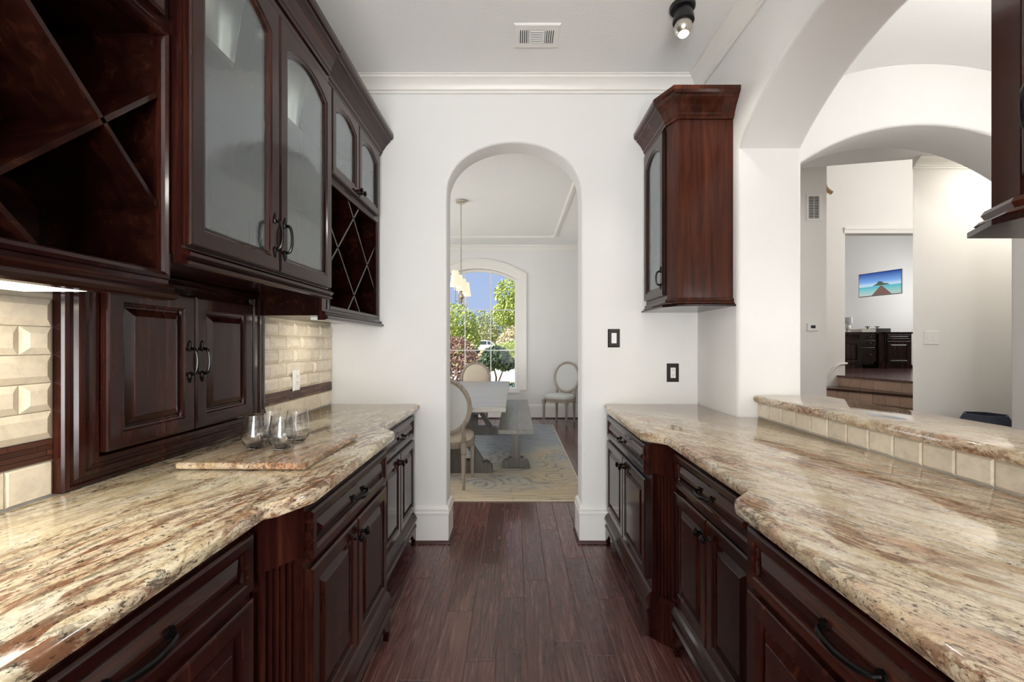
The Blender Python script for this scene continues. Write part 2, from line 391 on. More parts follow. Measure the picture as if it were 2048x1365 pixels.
def arch_wall(f, h0, h1, H, opening, th, r=0.02):
    """f maps (h, z, depth) to world; bullnose edges round the opening"""
    mb = MB(f)
    def ring(d, dep): return [(a, b, dep) for a, b in offset_open(opening, d)]
    steps = [(r*(1-math.cos(q*PI/8)), r*(1-math.sin(q*PI/8))) for q in range(4, -1, -1)]   # front: (offset, depth)
    loops = [ring(o, d) for o, d in steps] + [ring(o, th-d) for o, d in reversed(steps)]
    mb.loft(loops, False, False, False)
    for dep, off in ((0, steps[0][0]), (th, steps[0][0])):
        op = [(a, b, dep) for a, b in offset_open(opening, off)]
        z0 = opening[0][1]; n = len(op)
        # left strip, right strip, and columns above the arch
        i = mb.add([(h0, z0, dep), (op[0][0], z0, dep), (op[1][0], op[1][1], dep), (op[1][0], H, dep), (h0, H, dep)]); mb.face(i)
        i = mb.add([(h1, z0, dep), (op[-1][0], z0, dep), (op[-2][0], op[-2][1], dep), (op[-2][0], H, dep), (h1, H, dep)]); mb.face(i)
        for k in range(1, n-2):
            i = mb.add([op[k], op[k+1], (op[k+1][0], H, dep), (op[k][0], H, dep)]); mb.face(i)
    for a in (h0, h1):
        i = mb.add([(a, opening[0][1], 0), (a, H, 0), (a, H, th), (a, opening[0][1], th)]); mb.face(i)
    i = mb.add([(h0, H, 0), (h1, H, 0), (h1, H, th), (h0, H, th)]); mb.face(i)
    return mb

LX, RX, FY = -1.211, 1.205, 2.805           # left wall face, right wall face, far wall face
CEIL = 3.05
# ------------------------------------------------------------------ floor of planks
PW = 0.127; SEAM = 0.047
fl = struct(MB().box((-3.2, -2.6, -0.06), (RX+0.35, 7.5, -0.0045)).obj('floor', 'floor_gap'))
known = {-3: [2.08], -2: [2.53], -1: [2.19], 0: [2.356], 1: [2.995, 1.867], 2: [2.596], 3: [2.18], 4: [1.896], -5: [2.369]}
def plank(x0, x1, y0, y1):
    g = 0.0013; r = 0.0018; mb = MB()
    dz = random.uniform(-0.0006, 0.0006)
    mb.bbox((x0+g, y0+g, -0.0042), (x1-g, y1-g, dz), r)
    o = mb.mesh('plank', ((x0+x1)/2, (y0+y1)/2, 0)); ob = bpy.data.objects.new('plank', o); COL.objects.link(ob)
    ob.parent = fl; ob.location = Vector(((x0+x1)/2, (y0+y1)/2, 0)) - fl.location
    o.materials.append(M['plank'])
rp = random.Random(3)
for k in range(-13, 10):
    x0 = SEAM+k*PW; x1 = x0+PW
    ymin = 0.35 if -6 <= k <= 5 else 2.83
    if k > 3 and False: pass
    js = sorted(known.get(k, []))
    ys = [ymin]; y = ymin
    if js:
        y = js[0]; bk = y
        while bk-1.15 > ymin: bk -= rp.uniform(0.75, 1.15); js.insert(0, bk)
        ys += js; y = ys[-1]
    while y < 7.45:
        y += rp.uniform(0.65, 1.35); ys.append(min(y, 7.48))
    ys = [q for q in ys if q <= 7.48]
    for a, b in zip(ys, ys[1:]):
        if b-a > 0.03: plank(x0, x1, a, b)

# ------------------------------------------------------------------ walls, ceilings, mouldings
struct(MB().box((LX-0.15, -2.6, 0), (LX-0.010, FY+0.18, CEIL)).obj('wall_left', 'wall'))
fo = seg_arch(-0.452, 0.439, 2.287, 2.640, 0.0, 28)
# taller, rounder arch: superellipse between spring and apex as in the photograph
m_, c_ = (-0.452+0.439)/2, (0.439+0.452)/2
fo = [(-0.452, 0.0), (-0.452, 2.27)] + [(m_-c_*math.cos(PI*k/28)*1.0, 2.30+0.34*math.sin(PI*k/28)**0.92) for k in range(1, 28)] + [(0.439, 2.27), (0.439, 0.0)]
struct(arch_wall(lambda h, z, d: (h, FY+d, z), -3.2, RX+0.35, CEIL, fo, 0.175, 0.016).obj('wall_far', 'wall', smooth=True, merge=True))
RT = 0.35
ro = seg_arch(0.80, 2.30, 2.368, 2.665, 0.0, 28)
struct(arch_wall(lambda h, z, d: (RX+d, h, z), -2.6, FY, CEIL, ro, RT, 0.022).obj('wall_right', 'wall', smooth=True, merge=True))
struct(MB().box((LX-0.15, -2.6, CEIL), (RX+RT, FY+0.175, CEIL+0.12)).obj('ceiling', 'ceiling'))
struct(MB().box((LX-0.15, -2.75, 0), (RX+RT, -2.6, CEIL)).obj('wall_back', 'wall'))
# bar half wall under the ledge
struct(MB().box((1.318, 0.802, 0), (RX+RT-0.01, 2.298, 0.992)).obj('wall_bar', 'wall'))

crown_prof = [(0, CEIL-0.092), (0.010, CEIL-0.092), (0.012, CEIL-0.078), (0.022, CEIL-0.074), (0.026, CEIL-0.062), (0.038, CEIL-0.045), (0.058, CEIL-0.028), (0.072, CEIL-0.02), (0.074, CEIL-0.010), (0.084, CEIL-0.008), (0.084, CEIL-0.001), (0, CEIL-0.001)]
mb = MB(); mb.sweep([(LX-0.008, -2.55), (LX-0.008, FY-0.002), (RX-0.002, FY-0.002), (RX-0.002, -2.55)], crown_prof)
struct(mb.obj('trim_1', 'trim', smooth=True))
base_prof = [(0, 0.001), (0.016, 0.001), (0.016, 0.185), (0.020, 0.19), (0.020, 0.200), (0.015, 0.206), (0.015, 0.214), (0.018, 0.220), (0.015, 0.232), (0.008, 0.243), (0, 0.247)]
shoe_prof = [(0.016, 0.001), (0.030, 0.001), (0.029, 0.008), (0.025, 0.014), (0.016, 0.018)]
for nm, path in (('left', [(-0.655, FY), (-0.452, FY), (-0.452, FY+0.175), (-3.15, FY+0.175)]), ('right', [(1.28, FY+0.175), (0.439, FY+0.175), (0.439, FY), (0.625, FY)])):
    b_ = struct(MB().sweep(path, base_prof).obj('baseboard_'+nm, 'trim'))
    MB().sweep(path, shoe_prof).obj('shoe_moulding', 'shoe', b_)

# dining room shell
DY = 7.5; DX0, DX1 = -3.2, 1.29
WX0, WX1, WZ0, WSP, WAP = -1.35, 0.035, 0.50, 2.455, 2.645       # window glass opening
wo = seg_arch(WX0, WX1, WSP, WAP, WZ0, 20)
def window_wall():
    mb = MB(lambda h, z, d: (h, DY+d, z)); th = 0.20
    ring = lambda dep: [(a, b, dep) for a, b in wo]
    mb.loft([ring(0), ring(th)], False, False, False)
    i = mb.add([(WX0, WZ0, 0), (WX1, WZ0, 0), (WX1, WZ0, th), (WX0, WZ0, th)]); mb.face(i)
    for dep in (0, th):
        for q in ([(DX0, 0), (WX0, 0), (WX0, CEIL), (DX0, CEIL)], [(WX1, 0), (DX1, 0), (DX1, CEIL), (WX1, CEIL)], [(WX0, 0), (WX1, 0), (WX1, WZ0), (WX0, WZ0)]):
            mb.face(mb.add([(a, b, dep) for a, b in q]))
        for k in range(1, len(wo)-2):
            mb.face(mb.add([(*wo[k], dep), (*wo[k+1], dep), (wo[k+1][0], CEIL, dep), (wo[k][0], CEIL, dep)]))
    return mb
struct(window_wall().obj('wall_dining_far', 'wall_dining', merge=True))
struct(MB().box((DX1, FY+0.175, 0), (DX1+0.12, DY+0.2, CEIL)).obj('wall_dining_right', 'wall_dining'))
struct(MB().box((DX0-0.12, FY, 0), (DX0, DY+0.2, CEIL)).obj('wall_dining_left', 'wall_dining'))
struct(MB().box((DX0-0.12, FY+0.175, CEIL), (DX1+0.12, DY+0.2, CEIL+0.12)).obj('ceiling_dining', 'ceiling'))
struct(MB().sweep([(DX0+0.002, FY+0.18), (DX0+0.002, DY-0.002), (DX1-0.002, DY-0.002), (DX1-0.002, FY+0.18)], crown_prof).obj('trim_2', 'trim', smooth=True))
# raised frame moulding on the dining ceiling
fm = [(-0.03, CEIL-0.001), (-0.03, CEIL-0.012), (-0.012, CEIL-0.02), (0.012, CEIL-0.028), (0.03, CEIL-0.014), (0.03, CEIL-0.001)]
struct(MB().sweep([(-2.55, 3.63), (-2.55, 6.85), (0.645, 6.85), (0.645, 3.63)], fm, True).obj('trim_3', 'trim'))
db = struct(MB().sweep([(DX0+0.001, DY-0.001), (DX1-0.001, DY-0.001), (DX1-0.001, FY+0.18)], base_prof).obj('baseboard_dining', 'trim'))
MB().sweep([(DX0+0.001, DY-0.001), (DX1-0.001, DY-0.001), (DX1-0.001, FY+0.18)], shoe_prof).obj('shoe_moulding', 'shoe', db)

# arched window: frame, muntins, panes, casing, sill
win = struct(empty('window_1', (-0.66, DY, WZ0)))
def wf(h, z, d): return (h, DY+d, z)
fr = MB(wf); inn = offset_open(wo, -0.045)
def closed_ring(dep, off):
    q = offset_open(wo, off); q[0] = (q[0][0], WZ0-off); q[-1] = (q[-1][0], WZ0-off)
    return [(a, b, dep) for a, b in q]
fr.loft([closed_ring(0.10, -0.001), closed_ring(0.10, -0.040), closed_ring(0.15, -0.040), closed_ring(0.15, -0.001), closed_ring(0.10, -0.001)], True, False, False)
fr.obj('window_frame', 'trim', win)
def arch_z(x, off=0.0):
    c = (WX1-WX0)/2; rise = WAP-WSP; R = (c*c+rise*rise)/(2*rise); return WAP-R+math.sqrt(max(0, (R-off)**2-(x-(WX0+WX1)/2)**2))
mx = [-0.895, -0.433]; mz = [1.922, 1.20]; tm = 0.008
for x in mx: MB(wf).box((x-tm, WZ0+0.03, 0.108), (x+tm, arch_z(x)-0.03, 0.142)).obj('muntin', 'trim', win)
for z in mz: MB(wf).box((WX0+0.03, z-tm, 0.110), (WX1-0.03, z+tm, 0.140)).obj('muntin', 'trim', win)
xs = [WX0+0.035] + mx + [WX1-0.035]; zs = [WZ0+0.035] + mz[::-1]
for i in range(3):
    a, b = xs[i]+0.002, xs[i+1]-0.002
    for j in range(3):
        mbp = MB(wf)
        if j < 2: mbp.box((a, zs[j]+0.002, 0.122), (b, zs[j+1]-0.002, 0.127))
        else:
            top = [(b-(b-a)*k/6, arch_z(b-(b-a)*k/6)-0.035) for k in range(7)]
            mbp.prism([(a, zs[2]+0.002), (b, zs[2]+0.002)] + top, 0.122, 0.127)
        mbp.obj('pane', 'pane', win)
cs = MB(wf)
def cring(dep, off):
    q = offset_open(wo, off); return [(a, b, dep) for a, b in q]
cs.loft([cring(0.0, 0.0), cring(-0.014, 0.002), cring(-0.018, 0.03), cring(-0.018, 0.135), cring(-0.030, 0.14), cring(-0.030, 0.165), cring(-0.001, 0.17)], False, False, False)
struct(cs.obj('trim_4', 'trim'))
MB(wf).box((WX0-0.05, WZ0-0.045, -0.045), (WX1+0.05, WZ0-0.002, 0.14)).obj('window_sill', 'trim', win)

# gallery beyond the pass-through: vault, far arch, side wall
GX1 = 4.23; AY = 3.0; AT = 0.37
struct(MB().box((RX+RT-0.02, -2.6, -0.06), (8.6, 6.6, -0.001)).obj('floor_gallery', 'plank'))
va = MB(); R_v = 2.1; cxv = 2.894; zv = 3.287-R_v; a_m = math.asin((GX1-cxv)/R_v)
l0 = [(cxv+R_v*math.sin(-a_m+2*a_m*k/28), zv+R_v*math.cos(-a_m+2*a_m*k/28)) for k in range(29)]
l1 = [(cxv+(R_v+0.08)*math.sin(-a_m+2*a_m*k/28), zv+(R_v+0.08)*math.cos(-a_m+2*a_m*k/28)) for k in range(29)]
va.loft([[(x, y, z) for x, z in l0+l1[::-1]] for y in (-2.6, AY)])
struct(va.obj('ceiling_gallery', 'ceiling', smooth=True))
go = seg_arch(1.863, 3.925, 2.465, 2.860, 0.0, 30)
struct(arch_wall(lambda h, z, d: (h, AY+d, z), RX+RT+0.001, GX1+1.76, 3.75, go, AT, 0.022).obj('wall_gallery_far', 'wall', smooth=True, merge=True))
struct(MB().box((GX1, -2.6, 0), (GX1+0.12, AY, 3.4)).obj('wall_gallery_right', 'wall'))
struct(MB().box((RX+RT, -2.75, 0), (GX1+0.12, -2.6, 3.4)).obj('wall_gallery_back', 'wall'))
# hall behind the far arch, tall stair hall and upper study
HZ = 4.7
struct(MB().prism_xy([(3.745, 4.0), (8.5, 4.0), (8.5, 4.12), (3.90, 4.12)], 0, HZ).obj('wall_switch', 'wall_hall'))
struct(MB().box((1.3, 3.80, CEIL+0.1), (8.5, 3.90, HZ+0.1)).obj('wall_hall_upper', 'wall_hall'))
struct(MB().prism_xy([(1.3, AY+AT), (5.9, AY+AT), (5.9, 3.998), (3.75, 3.998), (2.84, 4.2), (1.3, 4.2)], CEIL, CEIL+0.1).obj('ceiling_hall', 'ceiling'))
cb_ = MB().sweep([(3.74, 3.999), (5.8, 3.999)], crown_prof); struct(cb_.obj('trim_5', 'trim'))
struct(MB().prism_xy([(1.3, 4.7), (3.445, 4.7), (3.62, 5.1), (3.62, 6.6), (1.3, 6.6)], 0, HZ).obj('wall_thermostat', 'wall_hall'))
SF = 0.826; SD0, SD1, SDH = 5.125, 6.9, 3.03
ws = MB()
for a, b in (((3.62, 6.6, 0), (SD0, 6.74, HZ)), ((SD1, 6.6, 0), (8.6, 6.74, HZ)), ((SD0, 6.6, SDH), (SD1, 6.74, HZ))): ws.box(a, b)
struct(ws.obj('wall_stair', 'wall_hall'))
hp = [(0, SDH), (0.012, SDH), (0.016, SDH+0.02), (0.022, SDH+0.045), (0.030, SDH+0.06), (0.030, SDH+0.085), (0, SDH+0.09)]
struct(MB().sweep([(SD1+0.1, 6.599), (SD0-0.02, 6.599)][::-1], hp).obj('trim_6', 'trim'))
struct(MB().box((1.3, 3.9, HZ), (8.6, 6.75, HZ+0.1)).obj('ceiling_stair', 'ceiling'))
struct(MB().box((8.5, 4.0, 0), (8.6, 6.745, HZ+0.1)).obj('wall_stair_right', 'wall_hall'))
struct(MB().box((1.2, 3.37, 0), (1.3, 6.75, HZ)).obj('wall_stair_left', 'wall_hall'))
struct(MB().box((5.9, AY+AT, 0), (6.0, 4.0, CEIL+0.1)).obj('wall_hall_end', 'wall_hall'))
struct(MB().box((3.9, 9.3, SF-0.1), (9.4, 9.42, 4.75)).obj('wall_study_far', 'wall_dining'))
struct(MB().box((9.3, 6.74, SF-0.1), (9.4, 9.42, 4.75)).obj('wall_study_right', 'wall_dining'))
struct(MB().box((8.6, 6.6, SF-0.1), (9.4, 6.74, HZ+0.1)).obj('wall_study_near', 'wall_dining'))
struct(MB().box((3.8, 6.74, SF-0.1), (3.9, 9.42, 4.75)).obj('wall_study_left', 'wall_dining'))
struct(MB().box((3.8, 6.75, 4.7), (9.4, 9.42, 4.8)).obj('ceiling_study', 'ceiling'))
# staircase: treads and tiled risers
L = [((4.995, 6.598), (5.20, 5.30)), ((4.60, 6.30), (5.02, 5.36)), ((4.20, 6.05), (4.83, 5.10)), ((3.80, 5.80), (4.62, 4.85)), ((3.70, 5.30), (4.40, 4.60))]
st = struct(empty('stairs', (5.3, 5.9, 0)))
for k, (a, b) in enumerate(L):
    zt = SF-0.1652*k
    far = [(8.45, 5.30), (8.45, 8.98), (3.92, 8.98), (3.92, 6.76), (SD0, 6.76), (SD0, 6.598)] if k == 0 else [(5.6, b[1]), (5.6, 6.59), (a[0], 6.59)]
    if k == 0: MB().prism_xy([a, b]+[(8.45, 5.30), (8.45, 6.745), (SD0-0.0, 6.745), (SD0-0.0, 6.598)], zt-0.03, zt).obj('landing', 'plank', st)
    else: MB().prism_xy([a, b]+far, zt-0.03, zt).obj('tread', 'wood_red', st)
    # nosing and riser
    d = (Vector(b)-Vector(a)).normalized(); nrm = Vector((d.y, -d.x)); nrm = nrm if nrm.x < 0 else -nrm
    a2, b2 = Vector(a)-nrm*0.025, Vector(b)-nrm*0.025
    MB().prism_xy([tuple(a2), tuple(b2), tuple(b2-nrm*0.1), tuple(a2-nrm*0.1)], zt-0.1652, zt-0.03).obj('riser', 'grout', st)
    if k < 2:
        nt_ = 7; Ln = (b2-a2).length; w = Ln/nt_
        for q in range(nt_):
            p0, p1 = a2+d*(w*q+0.002), a2+d*(w*(q+1)-0.002)
            MB().prism_xy([tuple(p0), tuple(p1), tuple(p1+nrm*0.008), tuple(p0+nrm*0.008)], zt-0.1632, zt-0.032).obj('riser_tile', 'tile_step', st)
struct(MB().box((3.9, 6.745, SF-0.1), (9.3, 9.3, SF)).obj('floor_study', 'plank'))
# skirt cap on the wall beside the stair
sk = MB().tube([(4.72, 6.585, 0.70), (4.80, 6.585, 0.76), (4.88, 6.585, 0.86), (4.96, 6.585, 0.955), (5.03, 6.585, 1.0), (5.145, 6.585, 1.012)], 0.017, 8)
struct(sk.obj('trim_7', 'trim', smooth=True))

def window_frame(name, f, w, h):  # trim frames added round the fill lights; solid wall behind
    mb = MB(f); o, t = 0.09, 0.03
    for a, b in (((-w/2-o, -h/2-o, 0.001), (w/2+o, -h/2, t)), ((-w/2-o, h/2, 0.001), (w/2+o, h/2+o, t)), ((-w/2-o, -h/2, 0.001), (-w/2, h/2, t)), ((w/2, -h/2, 0.001), (w/2+o, h/2, t))): mb.box(a, b)
    struct(mb.obj(name, 'trim'))
window_frame('fill_frame_2', lambda u, v, n: (-0.15+u, -2.6+n, 1.50+v), 1.75, 2.3)
window_frame('fill_frame_3', lambda u, v, n: (2.6+u, -2.6+n, 1.62+v), 1.8, 2.1)
window_frame('fill_frame_4', lambda u, v, n: (GX1-n, 0.6+u, 1.75+v), 3.5, 1.7)
window_frame('fill_frame_5', lambda u, v, n: (DX0+n, 5.0+u, 1.5+v), 2.7, 2.0)

# ------------------------------------------------------------------ backsplash: cream bevelled tiles, brown mosaic band
bs = struct(empty('backsplash', (LX, 1.5, 0.915)))
MB().box((LX-0.010, -0.6, 0.914), (LX-0.004, FY-0.001, 1.438)).obj('grout_bed', 'grout', bs)
def bevel_tile_mesh(w, h, t, r):
    mb = MB(); g = 0.0012
    loops = [[(0, -w/2+g, -h/2+g), (0, w/2-g, -h/2+g), (0, w/2-g, h/2-g), (0, -w/2+g, h/2-g)]]
    loops.append([(t*0.35, y, z) for _, y, z in loops[0]])
    loops.append([(t, math.copysign(abs(y)-r, y), math.copysign(abs(z)-r, z)) for _, y, z in loops[0]])
    mb.loft(loops); return mb.mesh('tile')
TH, TW = 0.0725, 0.150
m_full = bevel_tile_mesh(TW, TH, 0.014, 0.017); m_low = bevel_tile_mesh(0.103, 0.090, 0.009, 0.004)
for me_ in (m_full, m_low): me_.materials.append(M['tile'])
def put(me, name, parent, loc):
    o = bpy.data.objects.new(name, me); COL.objects.link(o); o.parent = parent; o.location = Vector(loc)-parent.location; return o
GAR0, GAR1 = 1.112, 2.012
def tile_rows(y0, y1, anchor):
    for r in range(5):
        z = 1.0625+TH*(r+0.5)
        off = 0.5*(r % 2)
        k0 = math.floor((y0-anchor)/TW-1.5)
        for k in range(k0, k0+int((y1-y0)/TW)+5):
            c = anchor+(k+off)*TW; a, b = max(c-TW/2, y0), min(c+TW/2, y1)
            if b-a < 0.012: continue
            if b-a > TW-0.002: put(m_full, 'tile', bs, (LX-0.004, c, z))
            else:
                me = bevel_tile_mesh(b-a, TH, 0.014, min(0.017, (b-a)/3)); me.materials.append(M['tile']); put(me, 'tile', bs, (LX-0.004, (a+b)/2, z))
tile_rows(0.20, GAR0-0.002, 1.035); tile_rows(GAR1+0.002, FY-0.004, 2.10)
for y0, y1 in ((0.20, GAR0-0.002), (GAR1+0.006, FY-0.004)):
    y = y1 if y0 < 1 else y0
    while (y-0.02 > y0) if y0 < 1 else (y+0.02 < y1):
        w = min(0.103, (y-y0) if y0 < 1 else (y1-y)); c = y-w/2 if y0 < 1 else y+w/2
        if w > 0.1029: put(m_low, 'tile', bs, (LX-0.004, c, 0.9585))
        else:
            me = bevel_tile_mesh(w, 0.090, 0.009, 0.004); me.materials.append(M['tile']); put(me, 'tile', bs, (LX-0.004, c, 0.9585))
        y = y-w if y0 < 1 else y+w
    strip = MB().box((LX-0.005, y0, 1.005), (LX-0.001, y1, 1.0615)).obj('accent_band', 'grout', bs)
    strip.data.materials.clear(); strip.data.materials.append(M['mosaic'])
    rq = random.Random(5)
    for r in range(4):
        z0 = 1.006+0.0138*r; y = y0-rq.uniform(0, 0.08)
        while y < y1:
            w = rq.choice((0.05, 0.075, 0.11, 0.15)); a, b = max(y, y0), min(y+w, y1); y += w
            if b-a > 0.008:
                MB().box((LX-0.001, a+0.0008, z0+0.0006), (LX+0.003+rq.uniform(0, 0.0015), b-0.0008, z0+0.0132)).obj('mosaic_piece', 'mosaic', strip, base=bs)
# tiles on the bar riser
bt = struct(empty('backsplash_bar', (1.318, 1.55, 0.915)))
m_bar = MB(); 
def bar_tile(w):
    g = 0.001; mb = MB(); h0, h1 = -0.0385, 0.0385
    l0 = [(0, -w/2+g, h0), (0, w/2-g, h0), (0, w/2-g, h1), (0, -w/2+g, h1)]
    l1 = [(-0.005, y, z) for _, y, z in l0]; l2 = [(-0.009, math.copysign(abs(y)-0.006, y), z*0.84) for _, y, z in l0]
    mb.loft([l0, l1, l2]); me = mb.mesh('tile'); me.materials.append(M['tile']); return me
bm_ = bar_tile(0.103); y = 2.296
while y-0.103 > 0.80: put(bm_, 'tile', bt, (1.3175, y-0.0515, 0.9535)); y -= 0.103

# ------------------------------------------------------------------ granite worktops and ledge
def slab(name, pts, z1, th, mat, label, cat, r=0.012):
    mb = MB(); z0 = z1-th
    prof = [(0.010, z0), (0.003, z0+0.004), (0.001, z0+0.012), (0.0, z0+th*0.5), (0.001, z1-0.014), (0.004, z1-0.006), (0.009, z1-0.0015), (0.014, z1)]
    loops = [[(x, y, z) for x, y in offset_poly(pts, d)] for d, z in prof]
    mb.loft(loops)
    return tag(mb.obj(name, mat, smooth=True), label, cat)
CT, CTH = 0.914, 0.040
lw, rw = LX+0.002, RX-0.002
left_top = [(lw, -0.55), (-0.612, -0.55), (-0.612, 1.035), (-0.590, 1.052), (-0.552, 1.125), (-0.540, 1.150), (-0.540, 1.905), (-0.545, 1.930), (-0.615, 2.010), (-0.628, 2.030), (-0.628, FY-0.003), (lw, FY-0.003)]
slab('countertop', left_top, CT, CTH, 'granite_l', 'long cream and brown streaked granite countertop under the tiled backsplash, holding four glasses', 'countertop')
right_top = [(rw, -0.55), (rw, 0.806), (1.316, 0.806), (1.316, 2.294), (rw, 2.294), (rw, FY-0.003), (0.590, FY-0.003), (0.570, 2.60), (0.562, 1.905), (0.570, 1.880), (0.635, 1.822), (0.645, 1.800), (0.638, 1.165), (0.564, 1.095), (0.556, 1.075), (0.556, -0.55)]
slab('countertop', right_top, CT, CTH, 'granite_r', 'long pinkish cream granite countertop below the raised bar ledge', 'countertop')
ledge = [(1.288, 0.83), (1.66, 0.83), (1.66, 2.29), (1.58, 2.296), (1.288, 2.296)]
slab('bar_ledge', ledge, 1.032, 0.038, 'granite_r', 'raised granite bar ledge running through the pass-through arch', 'bar ledge')

# ------------------------------------------------------------------ joinery helpers
def rect(u0, u1, v0, v1, d, n): return [(u0+d, v0+d, n), (u1-d, v0+d, n), (u1-d, v1-d, n), (u0+d, v1-d, n)]
def panel_door(f, u0, u1, v0, v1, n0, parent, mat, name='door', t=0.020, st=0.052, pmat=None):
    """raised panel door: frame mesh with a moulded inner edge, and the raised panel as its own part"""
    mb = MB(f)
    mb.loft([rect(u0, u1, v0, v1, 0, n0), rect(u0, u1, v0, v1, 0, n0+t-0.005), rect(u0, u1, v0, v1, 0.003, n0+t-0.002), rect(u0, u1, v0, v1, 0.007, n0+t),
             rect(u0, u1, v0, v1, st-0.010, n0+t), rect(u0, u1, v0, v1, st-0.006, n0+t-0.004), rect(u0, u1, v0, v1, st, n0+t-0.006), rect(u0, u1, v0, v1, st+0.002, n0+t-0.013)], True, True, False)
    d = mb.obj(name, mat, parent)
    pb = MB(f); s = st+0.002; w = min(0.026, (v1-v0)/2-s-0.006, (u1-u0)/2-s-0.006)
    pb.loft([rect(u0, u1, v0, v1, s, n0+t-0.0135), rect(u0, u1, v0, v1, s+0.004, n0+t-0.0135), rect(u0, u1, v0, v1, s+w, n0+t-0.003), rect(u0, u1, v0, v1, s+w+0.002, n0+t-0.001)], True, False, True)
    pb.obj('raised_panel', pmat or mat, d)
    return d
def glass_door(f, u0, u1, v0, v1, n0, parent, mat, rise=0.045, t=0.020, st=0.055, top=0.06):
    def inner(d, n):
        a0, a1 = u0+st+d, u1-st-d; b0, b1 = v0+st+d, v1-top-d
        q = [(a0, b0, n), (a1, b0, n)]; sp = b1-rise; c = (a1-a0)/2; R = (c*c+rise*rise)/(2*rise); m = (a0+a1)/2; am = math.asin(min(1, c/R))
        return q + [(m+R*math.sin(am-2*am*k/14), b1-R+R*math.cos(am-2*am*k/14), n) for k in range(15)]
    def outer(d, n):
        q = [(u0+d, v0+d, n), (u1-d, v0+d, n)]
        ii = inner(0, 0)[2:]
        for k, p in enumerate(ii):
            q.append((u1-d if k == 0 else u0+d if k == len(ii)-1 else p[0], v1-d, n))
        return q
    mb = MB(f)
    mb.loft([inner(0.008, n0), outer(0, n0), outer(0, n0+t-0.005), outer(0.004, n0+t-0.001), outer(0.008, n0+t), inner(-0.012, n0+t), inner(-0.006, n0+t-0.004), inner(0, n0+t-0.005), inner(0.006, n0+t-0.012), inner(0.008, n0)], True, False, False)
    d = mb.obj('door', mat, parent)
    g = MB(f); g.loft([inner(0.002, n0+0.003), inner(0.002, n0+0.0065)]); g.obj('glass', 'seeded', d)
    return d
def bow_handle(f, u, v, n, length, parent, vertical=True):
    """black bow handle with leaf shaped end plates"""
    mb = MB(f); h = length/2
    P = (lambda a, w, b: (u+w, v+a, b)) if vertical else (lambda a, w, b: (u+a, v+w, b))
    path = [P(h*0.66*math.sin(-PI/2+PI*k/12), 0, n+0.004+0.024*abs(math.cos(-PI/2+PI*k/12))**0.55) for k in range(13)]
    mb.tube(path, [0.0048+0.0012*abs(k-6)/6 for k in range(13)], 8)
    for s in (-1, 1):
        c = s*h*0.66
        lo = lambda k, dn: [P(c+s*a*k, w*k, n+dn) for a, w in ((0.0, -0.0075), (0.016, -0.0085), (0.026, -0.004), (0.030, 0), (0.026, 0.004), (0.016, 0.0085), (0.0, 0.0075), (-0.010, 0.003), (-0.010, -0.003))]
        mb.loft([lo(1, 0), lo(1, 0.003), lo(0.6, 0.007)])
    return mb.obj('handle', 'black_bronze', parent, smooth=True)
def drawer_pull(f, u, v, n, length, parent):
    mb = MB(f); h = length/2
    path = [(u+h*math.sin(-PI/2+PI*k/12), v-0.004+0.007*abs(k-6)/6, n+0.003+0.026*math.cos(-PI/2+PI*k/12)**0.55) for k in range(13)]
    mb.tube(path, [0.0040+0.0032*abs(math.sin(PI*k/12)) for k in range(13)], 8)
    for s in (-1, 1): mb.loft([[(u+s*h+0.011*math.cos(2*PI*k/8), v+0.003+0.012*math.sin(2*PI*k/8), n+dn) for k in range(8)] for dn in (0, 0.005)])
    return mb.obj('handle', 'black_bronze', parent, smooth=True)
def knob(f, u, v, n, parent):
    mb = MB(f); loops = []
    for r, h in ((0.011, 0), (0.010, 0.003), (0.005, 0.007), (0.0045, 0.014), (0.008, 0.018), (0.0145, 0.022), (0.0155, 0.027), (0.012, 0.032), (0.005, 0.034)):
        loops.append([(u+r*math.cos(2*PI*k/14), v+r*math.sin(2*PI*k/14), n+h) for k in range(14)])
    mb.loft(loops); return mb.obj('knob', 'black_bronze', parent, smooth=True)
def face_left(xf): return lambda u, v, n: (-xf+n, u, v)
def face_right(xf): return lambda u, v, n: (xf-n, u, v)

